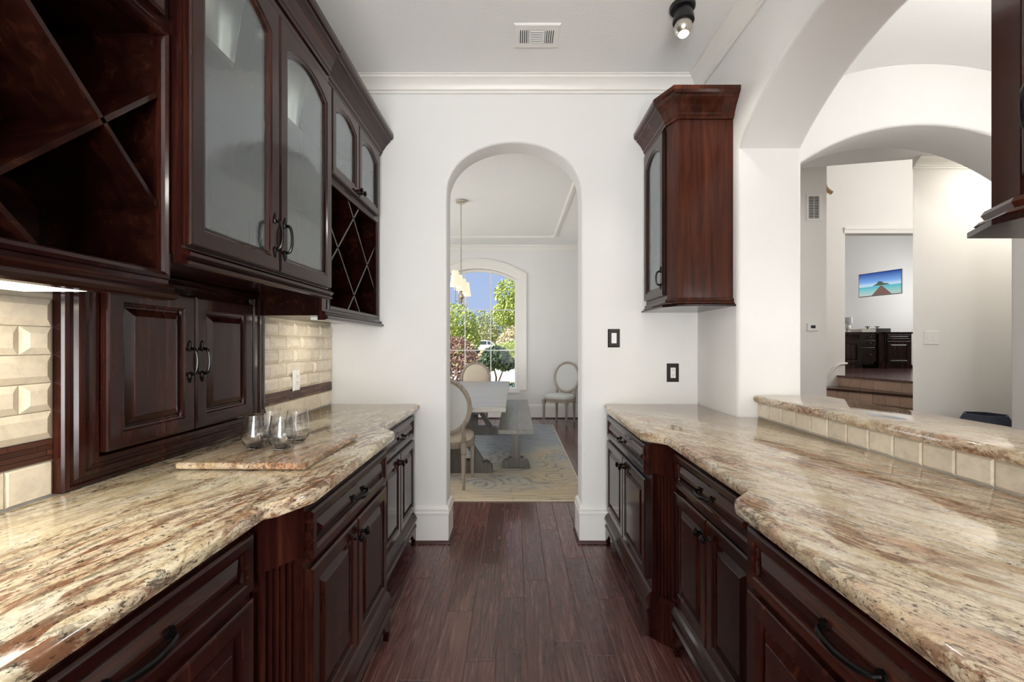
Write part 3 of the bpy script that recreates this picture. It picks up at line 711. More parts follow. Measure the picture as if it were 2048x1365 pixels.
# ------------------------------------------------------------------ base cabinets
def bracket_foot(f, u, s, parent):
    """scrolled bracket foot, s = +1 curl towards +u"""
    pts = [(0, 0.0), (0.030, 0.0), (0.034, 0.012), (0.026, 0.022), (0.030, 0.040), (0.046, 0.052), (0.062, 0.056), (0.068, 0.070), (0.086, 0.082), (0.094, 0.105), (0, 0.105)]
    mb = MB(f); q = [(u+s*a, b+0.001) for a, b in pts]
    mb.loft([[(a, b, -0.004) for a, b in q], [(a, b, 0.016) for a, b in q], [(a, b, 0.020) for a, b in offset_poly(q if s > 0 else q, 0.003 if s > 0 else -0.003)]])
    return mb.obj('foot', 'wood_z', parent)
def base_cab(side, xf, y0, y1, columns, label, lowdoors=True, feet=True, pil=None):
    f = face_left(xf) if side < 0 else face_right(xf)
    wall = abs(LX)-0.015 if side < 0 else (abs(RX)-0.008)
    root = thing('base_cabinet', label, 'cabinet', (side*(xf+wall)/2, (y0+y1)/2, 0))
    deep = xf-wall
    MB(f).box((y0, 0.105, deep), (y1, CT-CTH-0.001, 0)).obj('body', 'wood_z', root)
    MB(f).box((y0+0.01, 0.001, deep), (y1-0.01, 0.105, -0.045)).obj('plinth', 'wood_black', root)
    # base moulding
    prof = [(0.0, 0.106), (0.022, 0.106), (0.024, 0.120), (0.016, 0.130), (0.018, 0.150), (0.026, 0.160), (0.026, 0.170), (0.018, 0.184), (0.010, 0.196), (0.0, 0.204)]
    path = [(side*xf, y0), (side*xf, y1)] if side < 0 else [(side*xf, y1), (side*xf, y0)]
    MB().sweep(path, prof).obj('base_moulding', 'wood_y', root)
    if feet:
        bracket_foot(f, y0+0.004, 1, root); bracket_foot(f, y1-0.004, -1, root)
    for (a, b, kind) in columns:
        dr = panel_door(f, a, b, 0.708, 0.848, 0.0, root, 'wood_y', 'drawer', st=0.036)
        drawer_pull(f, (a+b)/2, 0.777, 0.019, 0.095 if kind != 'wide' else 0.125, dr)
        if kind == 'one': spans = [(a, b)]
        else: m = (a+b)/2; spans = [(a, m-0.0015), (m+0.0015, b)]
        for q, (c, d) in enumerate(spans):
            do = panel_door(f, c, d, 0.232, 0.690, 0.0, root, 'wood_z')
            knob(f, d-0.028 if q == 0 else c+0.028, 0.635, 0.019, do)
    return root, f
def pilaster(root, p0, p1, back):
    """fluted corner pilaster between two plan points (face), closing to the back points"""
    a, b = Vector(p0), Vector(p1); d = (b-a).normalized(); L = (b-a).length
    n = Vector((d.y, -d.x))
    if n.y > 0: n = -n
    def P(t, k, z): q = a+d*t+n*k; return (q.x, q.y, z)
    mb = MB()
    # fluted shaft outline
    out = [(0, 0)]
    nf = 5; m0 = L*0.12; wv = (L-2*m0)/nf
    for k in range(nf):
        t0 = m0+wv*k; out += [(t0+wv*0.18, 0), (t0+wv*0.26, -0.014), (t0+wv*0.74, -0.014), (t0+wv*0.82, 0)]
    out.append((L, 0))
    def loop(z, o): return [P(t, k, z) for t, k in o]+[(back[1][0], back[1][1], z), (back[0][0], back[0][1], z)]
    mb.loft([loop(0.12, out), loop(0.735, out)]); s = mb.obj('pilaster', 'wood_z', root)
    cap = [(-0.004 if k == 0 else L+0.004 if k == len(out)-1 else t, 0.008) for k, (t, _) in enumerate(out)]
    MB().loft([loop(0.735, cap), loop(CT-CTH-0.001, cap)]).obj('capital_block', 'wood_z', s, base=root)
    bs_ = [(-0.006 if k == 0 else L+0.006 if k == len(out)-1 else t, 0.012) for k, (t, _) in enumerate(out)]
    MB().loft([loop(0.001, bs_), loop(0.17, bs_), loop(0.20, cap)]).obj('plinth_block', 'wood_z', s, base=root)
r1, f1 = base_cab(-1, 0.652, -0.50, 1.044, [(0.395, 1.034, 'wide'), (-0.40, 0.345, 'wide')], 'wide dark wooden base cabinet under the brown-streaked granite top, before the fluted corner post', feet=False)
r2, f2 = base_cab(-1, 0.575, 1.150, 1.900, [(1.165, 1.845, 'two')], 'stepped-forward dark base cabinet with fluted corner, under the granite board and glasses')
pilaster(r2, (-0.640, 1.062), (-0.578, 1.147), ((-0.75, 1.062), (-0.75, 1.147)))
r3, f3 = base_cab(-1, 0.668, 1.940, FY-0.022, [(2.085, FY-0.065, 'two')], 'narrow dark base cabinet between the glasses counter and the arch pier baseboard')
r4, f4 = base_cab(1, 0.612, 1.900, FY-0.022, [(1.945, FY-0.065, 'two')], 'dark base cabinet with fluted corner post under the bronze outlet')
pilaster(r4, (0.615, 1.897), (0.688, 1.822), ((0.75, 1.897), (0.75, 1.822)))
r5, f5 = base_cab(1, 0.688, 1.100, 1.806, [(1.185, 1.795, 'two')], 'recessed dark base cabinet between two projecting ones, under the bar-side granite')
r6, f6 = base_cab(1, 0.602, -0.50, 1.098, [(0.400, 1.072, 'wide'), (-0.40, 0.350, 'wide')], 'wide projecting dark base cabinet under the cut corner of the bar-side granite', feet=False)

# ------------------------------------------------------------------ wall cabinets, left run
FX = 0.893
CROWN = [(0, 2.548), (0.010, 2.548), (0.013, 2.560), (0.020, 2.566), (0.022, 2.578), (0.030, 2.590), (0.044, 2.612), (0.062, 2.632), (0.072, 2.640), (0.074, 2.650), (0.086, 2.655), (0.092, 2.668), (0.092, 2.690), (0, 2.690)]
RAIL = [(0, 1.420), (0.012, 1.420), (0.024, 1.424), (0.030, 1.432), (0.024, 1.440), (0.014, 1.444), (0.018, 1.452), (0.010, 1.460), (0, 1.462)]
def lattice_cab(y0, y1, oy0, oy1, lines, doors, label):
    f = face_left(FX); D = FX-(abs(LX)-0.003)        # depth (negative)
    root = thing('wall_cabinet', label, 'cabinet', (-(FX+1.21)/2, (y0+y1)/2, 1.42))
    oz0, oz1 = 1.494, 2.085
    mb = MB(f)
    mb.box((y0, 1.44, D), (y0+0.018, 2.60, -0.02)); mb.box((y1-0.018, 1.44, D), (y1, 2.60, -0.02))
    mb.box((y0+0.018, 1.44, D), (y1-0.018, 1.488, -0.02)); mb.box((y0+0.018, 2.582, D), (y1-0.018, 2.60, -0.02))
    mb.box((y0+0.018, 2.092, D), (y1-0.018, 2.112, -0.02)); mb.box((y0+0.018, 1.488, D), (y1-0.018, 2.582, D+0.008))
    mb.box((y0+0.018, 1.488, D+0.008), (oy0, 2.092, -0.02)); mb.box((oy1, 1.488, D+0.008), (y1-0.018, 2.092, -0.02))
    mb.obj('carcass', 'wood_shaded', root)
    ff = MB(f)
    for a, b in (((y0, 1.42, -0.02), (oy0, 2.60, 0)), ((oy1, 1.42, -0.02), (y1, 2.60, 0)), ((oy0, 1.42, -0.02), (oy1, oz0, 0)), ((oy0, oz1, -0.02), (oy1, 2.135, 0)), ((oy0, 2.535, -0.02), (oy1, 2.60, 0))): ff.box(a, b)
    ff.obj('face_frame', 'wood_z', root)
    bd = MB(f)   # bead round the lattice opening
    bd.loft([rect(oy0, oy1, oz0, oz1, -0.022, 0.0), rect(oy0, oy1, oz0, oz1, -0.020, 0.007), rect(oy0, oy1, oz0, oz1, -0.012, 0.010), rect(oy0, oy1, oz0, oz1, -0.004, 0.007), rect(oy0, oy1, oz0, oz1, 0.0, -0.001)], True, False, False)
    bd.obj('bead_moulding', 'wood_z', root)
    for s, c in lines:      # z = c + s*y, clipped to the opening
        pts = []
        for y in (oy0, oy1):
            z = c+s*y
            if oz0 <= z <= oz1: pts.append((y, z))
        for z in (oz0, oz1):
            y = (z-c)/s
            if oy0 < y < oy1: pts.append((y, z))
        if len(pts) < 2: continue
        p, q = Vector(pts[0]), Vector(pts[1]); d = (q-p).normalized(); nn = Vector((-d.y, d.x))*0.0055
        MB(f).prism([tuple(p+nn), tuple(q+nn), tuple(q-nn), tuple(p-nn)], D+0.008, -0.006).obj('divider', 'wood_shaded', root)
    for k, (a, b) in enumerate(doors):
        d = glass_door(f, a, b, 2.130, 2.540, 0.001, root, 'wood_z', rise=0.042, st=0.050, top=0.052)
        knob(f, b-0.024 if k == 0 else a+0.024, 2.160, 0.019, d)
    MB().sweep([(-FX, y0), (-FX, y1)], CROWN).obj('crown_moulding', 'wood_y', root)
    MB().sweep([(-FX, y0), (-FX, y1)], RAIL).obj('light_rail', 'wood_y', root)
    return root
FL = [(-1, 4.375), (-1, 3.955), (1, -0.360), (1, -0.795)]
lattice_cab(1.965, FY-0.004, 2.045, 2.730, FL, [(2.035, 2.382), (2.385, 2.735)], 'dark wall cabinet with small wine lattice against the white arch wall')
NL = [(-1, 2.725), (1, 0.868), (1, 1.315), (-1, 2.29)]
near = lattice_cab(0.290, 1.095, 0.375, 1.072, NL, [(0.365, 0.712), (0.715, 1.065)], 'dark wall cabinet with large open wine lattice above the lit under-cabinet lamp')
# centre cabinet with two tall arched seeded glass doors
CFX = 0.862; C0, C1 = 1.097, 1.962
fc = face_left(CFX); Dc = CFX-(abs(LX)-0.003)
gc = thing('wall_cabinet', 'dark wall cabinet with two tall arched seeded glass doors and bow handles', 'cabinet', (-(CFX+1.21)/2, (C0+C1)/2, 1.52))
mb = MB(fc)
for a, b in (((C0, 1.54, Dc), (C0+0.018, 2.60, -0.02)), ((C1-0.018, 1.54, Dc), (C1, 2.60, -0.02)), ((C0+0.018, 1.54, Dc), (C1-0.018, 1.558, -0.02)), ((C0+0.018, 2.582, Dc), (C1-0.018, 2.60, -0.02)), ((C0+0.018, 1.558, Dc), (C1-0.018, 2.582, Dc+0.008))): mb.box(a, b)
mb.obj('carcass', 'wood_z', gc)
mb = MB(fc)
for a, b in (((C0, 1.52, -0.02), (C0+0.030, 2.60, 0)), ((C1-0.030, 1.52, -0.02), (C1, 2.60, 0)), ((C0+0.03, 1.52, -0.02), (C1-0.03, 1.580, 0)), ((C0+0.03, 2.470, -0.02), (C1-0.03, 2.60, 0)), ((1.513, 1.58, -0.02), (1.533, 2.47, -0.001))): mb.box(a, b)
mb.obj('face_frame', 'wood_z', gc)
for yp in (1.31, 1.74):  # assumed puck lamps, added to brighten the vases and shelf
    MB().lathe([(0.032, 2.5815), (0.032, 2.572), (0.026, 2.568)], (-1.02, yp, 0), 18).obj('assumed_puck_lamp', 'door_white', gc)
    pd_ = bpy.data.lights.new('assumed_puck_glow', 'SPOT'); pd_.energy = 3.0; pd_.spot_size = math.radians(140); pd_.spot_blend = 0.6; pd_.color = (1.0, 0.92, 0.80); pd_.shadow_soft_size = 0.02
    po_ = bpy.data.objects.new('assumed_puck_glow', pd_); COL.objects.link(po_); po_.parent = gc; po_.location = Vector((-1.02, yp, 2.564))-gc.location
MB(fc).box((C0+0.02, 2.185, Dc+0.01), (C1-0.02, 2.205, -0.035)).obj('shelf', 'wood_red', gc)
MB(fc).box((C0+0.02, 1.87, Dc+0.01), (C1-0.02, 1.885, -0.05)).obj('shelf', 'wood_y', gc)
for k, (a, b) in enumerate(((1.103, 1.520), (1.524, 1.955))):
    d = glass_door(fc, a, b, 1.566, 2.490, 0.001, gc, 'wood_z', rise=0.050, st=0.058, top=0.060)
    bow_handle(fc, b-0.030 if k == 0 else a+0.030, 1.690, 0.020, 0.150, d)
MB().sweep([(-CFX, C0), (-CFX, C1)], [(d*0.66, z) for d, z in CROWN]).obj('crown_moulding', 'wood_y', gc)
MB().sweep([(-CFX, C0), (-CFX, C1)], [(0, 1.512), (0.010, 1.512), (0.018, 1.516), (0.020, 1.523), (0.012, 1.530), (0.024, 1.538), (0.024, 1.546), (0.010, 1.556), (0, 1.558)]).obj('light_rail', 'wood_y', gc)
# appliance garage standing on the worktop
ga = thing('appliance_cabinet', 'dark two-door counter cabinet set into the tiled backsplash', 'cabinet', (-1.18, 1.56, CT))
fg = face_left(1.190)
gf = MB(fg); v0, v1 = CT+0.001, 1.5385
def gr(d, n, db=None): return [(GAR0+d, v0+(db if db is not None else d*0.8), n), (GAR1-d, v0+(db if db is not None else d*0.8), n), (GAR1-d, v1-min(d*0.35, 0.030), n), (GAR0+d, v1-min(d*0.35, 0.030), n)]
gf.loft([gr(0, -0.020), gr(0, 0.002), gr(0.004, 0.008), gr(0.014, 0.010), gr(0.018, 0.003), gr(0.030, 0.004), gr(0.036, 0.012), gr(0.052, 0.014), gr(0.058, 0.008), gr(0.066, 0.010), gr(0.072, 0.014), gr(0.090, 0.014), gr(0.094, 0.008), gr(0.100, -0.018)], True, False, False)
gf.obj('frame', 'wood_z', ga)
MB(fg).box((GAR0+0.012, v0+0.001, -0.0195), (GAR1-0.012, v1-0.002, -0.008)).obj('back_panel', 'wood_z', ga)
for k, (a, b) in enumerate(((1.207, 1.539), (1.543, 1.877))):
    d = panel_door(fg, a, b, 1.000, 1.480, 0.012, ga, 'wood_z', t=0.022, st=0.058)
    bow_handle(fg, b-0.028 if k == 0 else a+0.028, 1.245, 0.034, 0.140, d)

# ------------------------------------------------------------------ wall cabinets, right side (clipped corner)
def corner_cab(m, label):
    """m maps the far-end y to this cabinet's y"""
    xf = 0.865
    P = [(xf, m(FY-0.004)), (xf, m(2.42)), (0.90, m(2.345)), (RX-0.002, m(2.345))]
    flip = m(2.42) < m(2.345) 
    path = P if not flip else P[::-1]
    f = face_right(xf); root = thing('wall_cabinet', label, 'cabinet', ((xf+RX)/2, m(2.58), 1.515))
    ya, yb = sorted((m(2.345), m(FY-0.004))); w = (lambda a, b: tuple(sorted((m(a), m(b)))))
    sy = w(2.345, 2.363); fy = w(FY-0.022, FY-0.004)
    MB().box((0.90, sy[0], 1.545), (RX-0.002, sy[1], 2.60)).obj('side_panel', 'wood_red', root)
    mb = MB(); mb.box((xf+0.02, fy[0], 1.545), (RX-0.002, fy[1], 2.60)); iy = w(2.365, FY-0.024)
    mb.box((RX-0.012, iy[0], 1.545), (RX-0.002, iy[1], 2.60))
    for z in (1.545, 2.58): mb.box((0.905, iy[0], z), (RX-0.013, iy[1], z+0.02))
    mb.obj('carcass', 'wood_z', root)
    for z in (1.86, 2.20): MB().box((0.91, iy[0]+0.001, z), (RX-0.014, iy[1]-0.001, z+0.016)).obj('shelf', 'wood_y', root)
    ch = [(xf, m(2.42)), (0.90, m(2.345)), (0.905, m(2.366)), (xf+0.02, m(2.432))]
    MB().prism_xy(ch, 1.545, 2.60).obj('corner_stile', 'wood_red', root)
    ff = MB(f); s1 = w(2.42, 2.445); s2 = w(FY-0.03, FY-0.004); md = w(2.445, FY-0.03)
    ff.box((s1[0], 1.545, -0.02), (s1[1], 2.60, 0)); ff.box((s2[0], 1.545, -0.02), (s2[1], 2.60, 0))
    ff.box((md[0], 1.545, -0.02), (md[1], 1.60, 0)); ff.box((md[0], 2.52, -0.02), (md[1], 2.60, 0))
    ff.obj('face_frame', 'wood_z', root)
    dy = w(2.436, FY-0.02)
    d = glass_door(f, dy[0], dy[1], 1.588, 2.535, 0.001, root, 'wood_z', rise=0.060, st=0.052, top=0.055)
    bow_handle(f, m(2.436+0.028), 1.690, 0.020, 0.120, d)
    MB().sweep(path, [(o*0.9, z) for o, z in CROWN]).obj('crown_moulding', 'wood_red', root)
    MB().sweep(path, [(0, 1.526), (0.014, 1.527), (0.020, 1.533), (0.014, 1.540), (0.008, 1.543), (0.012, 1.552), (0.008, 1.560), (0, 1.564)]).obj('base_moulding', 'wood_red', root)
    e = 0.032
    bp = [(xf-e, m(FY-0.004)), (xf-e, m(2.405)), (0.888, m(2.345-e)), (RX-0.002, m(2.345-e)), (RX-0.002, m(FY-0.004))]
    MB().prism_xy(bp, 1.515, 1.5255).obj('bottom_board', 'wood_black', root)
    return root
corner_cab(lambda y: y, 'red-brown wall cabinet with clipped corner and one glass door hung above the bronze outlet')
corner_cab(lambda y: 3.148-y, 'red-brown wall cabinet with clipped corner beside the pass-through, across from the wine lattice')

# ------------------------------------------------------------------ under-cabinet lamps
def under_lamp(y0, y1, label, power, lenses):
    t = thing('under_cabinet_lamp', label, 'lamp', (-1.03, (y0+y1)/2, 1.4265))
    MB().box((-1.12, y0, 1.430), (-0.94, y1, 1.4395)).obj('housing', 'door_white', t)
    for (a, b, w) in lenses:
        MB().box((-1.03-w, a, 1.4265), (-1.03+w, b, 1.4295)).obj('lens', 'lens_warm', t)
        d = bpy.data.lights.new('under_cabinet_glow', 'AREA'); d.shape = 'RECTANGLE'; d.size = w*1.8; d.size_y = (b-a)*0.95; d.energy = power/len(lenses); d.color = (1.0, 0.90, 0.74)
        o = bpy.data.objects.new('under_cabinet_glow', d); COL.objects.link(o); o.parent = t; o.location = (0, (a+b)/2-(y0+y1)/2, -0.0005)
under_lamp(0.40, 0.97, 'lit white lamp under the large open wine lattice cabinet', 1.8, [(0.41, 0.96, 0.08)])
def wall_wash_lamp(y0, y1, label, power):
    t = thing('under_cabinet_lamp', label, 'lamp', (-0.98, (y0+y1)/2, 1.4265))
    MB().box((-1.00, y0, 1.4265), (-0.955, y1, 1.4395)).obj('housing', 'door_white', t)
    MB().box((-1.0030, y0+0.02, 1.4285), (-1.0003, y1-0.02, 1.4380)).obj('lens', 'lens_warm', t)
    d = bpy.data.lights.new('under_cabinet_glow', 'AREA'); d.shape = 'RECTANGLE'; d.size = (y1-y0)-0.06; d.size_y = 0.009; d.energy = power; d.color = (1.0, 0.90, 0.74)
    o = bpy.data.objects.new('under_cabinet_glow', d); COL.objects.link(o); o.parent = t; o.location = (-0.024, 0, 0.006)
    o.rotation_euler = Vector((-1, 0, -0.35)).to_track_quat('-Z', 'Z').to_euler()
wall_wash_lamp(2.08, 2.66, 'slim white lamp under the small wine lattice cabinet', 0.7)

# ------------------------------------------------------------------ glass cabinet contents: two silver vases
def vase(y, x, label):
    mb = MB(); z = 2.206
    prof = [(0.034, 0.0), (0.036, 0.01), (0.043, 0.08), (0.053, 0.16), (0.064, 0.24), (0.074, 0.30), (0.075, 0.305), (0.071, 0.303), (0.050, 0.16), (0.034, 0.02)]
    loops = []
    for k, (r, h) in enumerate(prof):
        loops.append([(x+(r+0.0012*random.uniform(-1, 1))*math.cos(2*PI*q/26), y+(r+0.0012*random.uniform(-1, 1))*math.sin(2*PI*q/26), z+h) for q in range(26)])
    mb.loft(loops); return tag(mb.obj('vase', 'silver', smooth=True), label, 'vase')
vase(1.425, -0.990, 'silver flared vase on the shelf behind the wider seeded glass door by the large lattice')
vase(1.850, -0.985, 'silver flared vase on the shelf behind the seeded glass door next to the small lattice')

# ------------------------------------------------------------------ granite board with four glasses
bo = MB(); bz = CT+0.0045
pts = [(-1.052, 1.318), (-0.648, 1.312), (-0.648, 1.752), (-1.045, 1.752)]
bo.loft([[(x, y, z) for x, y in offset_poly(pts, d)] for d, z in ((0.003, bz), (0.0, bz+0.004), (0.0, bz+0.016), (0.004, bz+0.020))])
bd_ = thing('serving_board', 'thin rectangular granite slab lying on the streaked countertop', 'board', (-0.85, 1.53, CT+0.0005))
bo.obj('slab', 'granite_board', bd_)
for x in (-1.0, -0.70):
    for y in (1.37, 1.70): MB().lathe([(0.010, CT+0.0005), (0.010, bz+0.0005)], (x, y, 0), 10).obj('rubber_foot', 'black', bd_)
gm = MB()
gp = [(0.0005, 0.0), (0.023, 0.0), (0.028, 0.003), (0.039, 0.022), (0.0455, 0.042), (0.0440, 0.052), (0.039, 0.085), (0.0345, 0.118), (0.0340, 0.1185), (0.0335, 0.118), (0.0380, 0.085), (0.0430, 0.052), (0.0444, 0.042), (0.038, 0.024), (0.027, 0.010), (0.0005, 0.008)]
gm.lathe(gp, (0, 0, 0), 36); gme = gm.mesh('stemless_glass', smooth=True); gme.materials.append(M['glass'])
for x, y in ((-0.918, 1.505), (-0.822, 1.500), (-0.930, 1.622), (-0.826, 1.614)):
    o = bpy.data.objects.new('stemless_glass', gme); COL.objects.link(o); o.location = (x, y, bz+0.0205)
    tag(o, 'clear stemless wine glass with angled bowl standing on the granite board', 'glass', 'stemless glasses on the granite board')

# ------------------------------------------------------------------ switches, outlets, vents, thermostat
def wall_plate(name, label, cat, f, w, h, mat, gang=1, outlet=False, inner='door_white'):
    t = thing(name, label, cat, f(0, -h/2, 0))
    MB(f).loft([rect(-w/2, w/2, -h/2, h/2, 0, 0.0005), rect(-w/2, w/2, -h/2, h/2, 0.001, 0.004), rect(-w/2, w/2, -h/2, h/2, 0.006, 0.007)]).obj('plate', mat, t)
    for k in range(gang):
        c = (k-(gang-1)/2)*0.046
        ins = MB(f).loft([rect(c-0.0168, c+0.0168, -0.034, 0.034, 0, 0.007), rect(c-0.0168, c+0.0168, -0.034, 0.034, 0.001, 0.009 if outlet else 0.0085)]).obj('receptacle' if outlet else 'rocker', inner, t)
        if outlet:
            for v in (-0.017, 0.017):
                for u in (-0.006, 0.006): MB(f).box((c+u-0.0012, v, 0.0088), (c+u+0.0012, v+0.008, 0.0095)).obj('slot', 'dark_slot', ins)
                MB(f).prism([(c+0.0026*math.cos(2*PI*q/8), v-0.006+0.0026*math.sin(2*PI*q/8)) for q in range(8)], 0.0088, 0.0095).obj('slot', 'dark_slot', ins)
        else: MB(f).box((c-0.0155, -0.033, 0.0085), (c+0.0155, -0.028, 0.0100)).obj('rocker_lip', inner, ins)
    return t
ff_ = lambda cx_, cz, Y: (lambda u, v, n: (cx_+u, Y-n, cz+v))
wall_plate('light_switch', 'white rocker switch in a dark bronze plate on the arch wall', 'switch', ff_(0.652, 1.347, FY), 0.080, 0.122, 'bronze_plate')
wall_plate('electric_outlet', 'white outlet in a dark bronze plate above the bar-side granite', 'outlet', ff_(1.041, 1.119, FY), 0.080, 0.122, 'bronze_plate', outlet=True)
wall_plate('electric_outlet', 'white outlet and plate set in the cream tile backsplash', 'outlet', lambda u, v, n: (LX+0.0105+n, 2.328+u, 1.112+v), 0.072, 0.118, 'door_white', outlet=True)
wall_plate('light_switch', 'white double rocker switch plate on the hall wall beside the stairs', 'switch', ff_(3.915, 1.368, 3.999), 0.140, 0.130, 'door_white', gang=2)
th = thing('thermostat', 'small white thermostat with dark screen on the hall wall under the grille', 'thermostat', (3.28, 4.699, 1.455))
ft = ff_(3.28, 1.495, 4.699)
MB(ft).loft([rect(-0.060, 0.060, -0.042, 0.042, 0, 0), rect(-0.060, 0.060, -0.042, 0.042, 0.001, 0.018), rect(-0.060, 0.060, -0.042, 0.042, 0.006, 0.024)]).obj('case', 'door_white', th)
MB(ft).box((-0.026, -0.012, 0.0235), (0.026, 0.020, 0.0255)).obj('screen', 'dark_slot', th)
wv = thing('wall_grille', 'white rectangular air grille high on the hall wall above the thermostat', 'vent', (3.30, 4.699, 2.67))
fv = ff_(3.30, 2.822, 4.699)
MB(fv).loft([rect(-0.085, 0.085, -0.150, 0.150, 0, 0), rect(-0.085, 0.085, -0.150, 0.150, 0, 0.006), rect(-0.085, 0.085, -0.150, 0.150, 0.004, 0.010), rect(-0.085, 0.085, -0.150, 0.150, 0.026, 0.010), rect(-0.085, 0.085, -0.150, 0.150, 0.028, 0.001)], True, True, False).obj('frame', 'door_white', wv)
MB(fv).box((-0.058, -0.123, 0.0008), (0.058, 0.123, 0.0015)).obj('duct', 'dark_slot', wv)
for k in range(14): z = -0.115+0.0177*k; MB(fv).box((-0.058, z, 0.002), (0.058, z+0.0055, 0.009)).obj('slat', 'door_white', wv)
MB(fv).box((-0.002, -0.123, 0.0085), (0.002, 0.123, 0.0100)).obj('slat', 'door_white', wv)
# ceiling register
cv = thing('ceiling_vent', 'white rectangular air register with three louvre groups in the ceiling', 'vent', (0.122, 2.395, CEIL-0.012))
fcv = lambda u, v, n: (0.122+u, 2.395+v, CEIL-0.0005-n)
MB(fcv).loft([rect(-0.128, 0.128, -0.092, 0.092, 0, 0), rect(-0.128, 0.128, -0.092, 0.092, 0, 0.004), rect(-0.128, 0.128, -0.092, 0.092, 0.006, 0.009), rect(-0.128, 0.128, -0.092, 0.092, 0.030, 0.009)]).obj('frame', 'door_white', cv)
for (a, b) in ((-0.100, -0.045), (-0.033, 0.033), (0.045, 0.100)):
    MB(fcv).box((a, -0.050, 0.0088), (b, 0.050, 0.0096)).obj('duct', 'dark_slot', cv)
for k in range(6): v = -0.048+0.0168*k; MB(fcv).box((-0.033, v, 0.0092), (0.033, v+0.009, 0.013)).obj('louvre', 'door_white', cv)
for s in (-1, 1):
    for k in range(5): u = s*0.0505+s*0.0115*k; MB(fcv).box((u-0.003, -0.050, 0.0092), (u+0.003, 0.050, 0.013)).obj('louvre', 'door_white', cv)

# ------------------------------------------------------------------ ceiling spot
sp = thing('ceiling_spot', 'black ceiling spot lamp with lit silver bulb near the crown moulding', 'lamp', (0.862, 2.19, 2.86))
MB().lathe([(0.064, CEIL-0.0005), (0.064, CEIL-0.014), (0.058, CEIL-0.020)], (0.862, 2.19, 0), 28).obj('canopy', 'black', sp, smooth=True)
MB().lathe([(0.030, CEIL-0.020), (0.044, CEIL-0.045), (0.052, CEIL-0.075), (0.053, CEIL-0.092), (0.046, CEIL-0.094)], (0.862, 2.175, 0), 24).obj('socket', 'black', sp, smooth=True)
bl = MB(); c = Vector((0.856, 2.165, CEIL-0.128)); rr = 0.044
bl.lathe([(rr*math.sin(PI*k/12)+0.0004, rr*math.cos(PI*k/12)) for k in range(13)], tuple(c), 20).obj('bulb', 'chrome', sp, smooth=True)
MB().lathe([(0.0005, -0.004), (0.020, -0.003), (0.026, 0.004), (0.020, 0.008)], (0.856, 2.160, CEIL-0.170), 18).obj('bulb_face', 'bulb', sp, smooth=True)
ld = bpy.data.lights.new('spot_glow', 'SPOT'); ld.energy = 12; ld.spot_size = math.radians(110); ld.spot_blend = 0.8; ld.color = (1.0, 0.93, 0.82); ld.shadow_soft_size = 0.03
lo_ = bpy.data.objects.new('spot_glow', ld); COL.objects.link(lo_); lo_.parent = sp; lo_.location = (-0.006, -0.03, 0.0)

# unseen lamps added to brighten gallery and hall: a lantern, a flush lamp
gl_ = thing('added_lantern', 'black framed lantern with white globe, added under the vault to light the gallery', 'lamp', (3.0, 1.75, 2.66))
MB().lathe([(0.06, 3.283), (0.06, 3.262), (0.02, 3.25)], (3.0, 1.75, 0), 20).obj('canopy', 'black', gl_, smooth=True)
MB().tube([(3.0, 1.75, 3.255), (3.0, 1.75, 2.94)], 0.008, 8).obj('rod', 'black', gl_, smooth=True)
M['globe'] = emis('added_globe_glow', (1.0, 0.97, 0.92), 62.0)
MB().lathe([(0.11*math.sin(PI*k/12)+0.0005, 2.80+0.11*math.cos(PI*k/12)) for k in range(13)], (3.0, 1.75, 0), 24).obj('globe', 'globe', gl_, smooth=True)
for a in range(4):
    c_a, s_a = math.cos(a*PI/2+0.4), math.sin(a*PI/2+0.4)
    MB().tube([(3.0+0.02*c_a, 1.75+0.02*s_a, 2.945), (3.0+0.13*c_a, 1.75+0.13*s_a, 2.90), (3.0+0.13*c_a, 1.75+0.13*s_a, 2.70), (3.0+0.02*c_a, 1.75+0.02*s_a, 2.66)], 0.006, 6).obj('cage_bar', 'black', gl_)
hl_ = thing('added_ceiling_lamp', 'white rectangular flush lamp added to light the hall behind the gallery arch', 'lamp', (4.6, 3.56, 3.01))
MB().bbox((4.1, 3.44, 3.024), (5.1, 3.68, 3.0495), 0.004).obj('housing', 'door_white', hl_)
MB().box((4.13, 3.46, 3.016), (5.07, 3.66, 3.0238)).obj('lens', 'lens_warm', hl_)
hd_ = bpy.data.lights.new('added_hall_glow', 'AREA'); hd_.shape = 'RECTANGLE'; hd_.size = 0.92; hd_.size_y = 0.19; hd_.energy = 6; hd_.color = (1.0, 0.97, 0.93)
ho_ = bpy.data.objects.new('added_hall_glow', hd_); COL.objects.link(ho_); ho_.parent = hl_; ho_.location = (0, 0, 0.004)

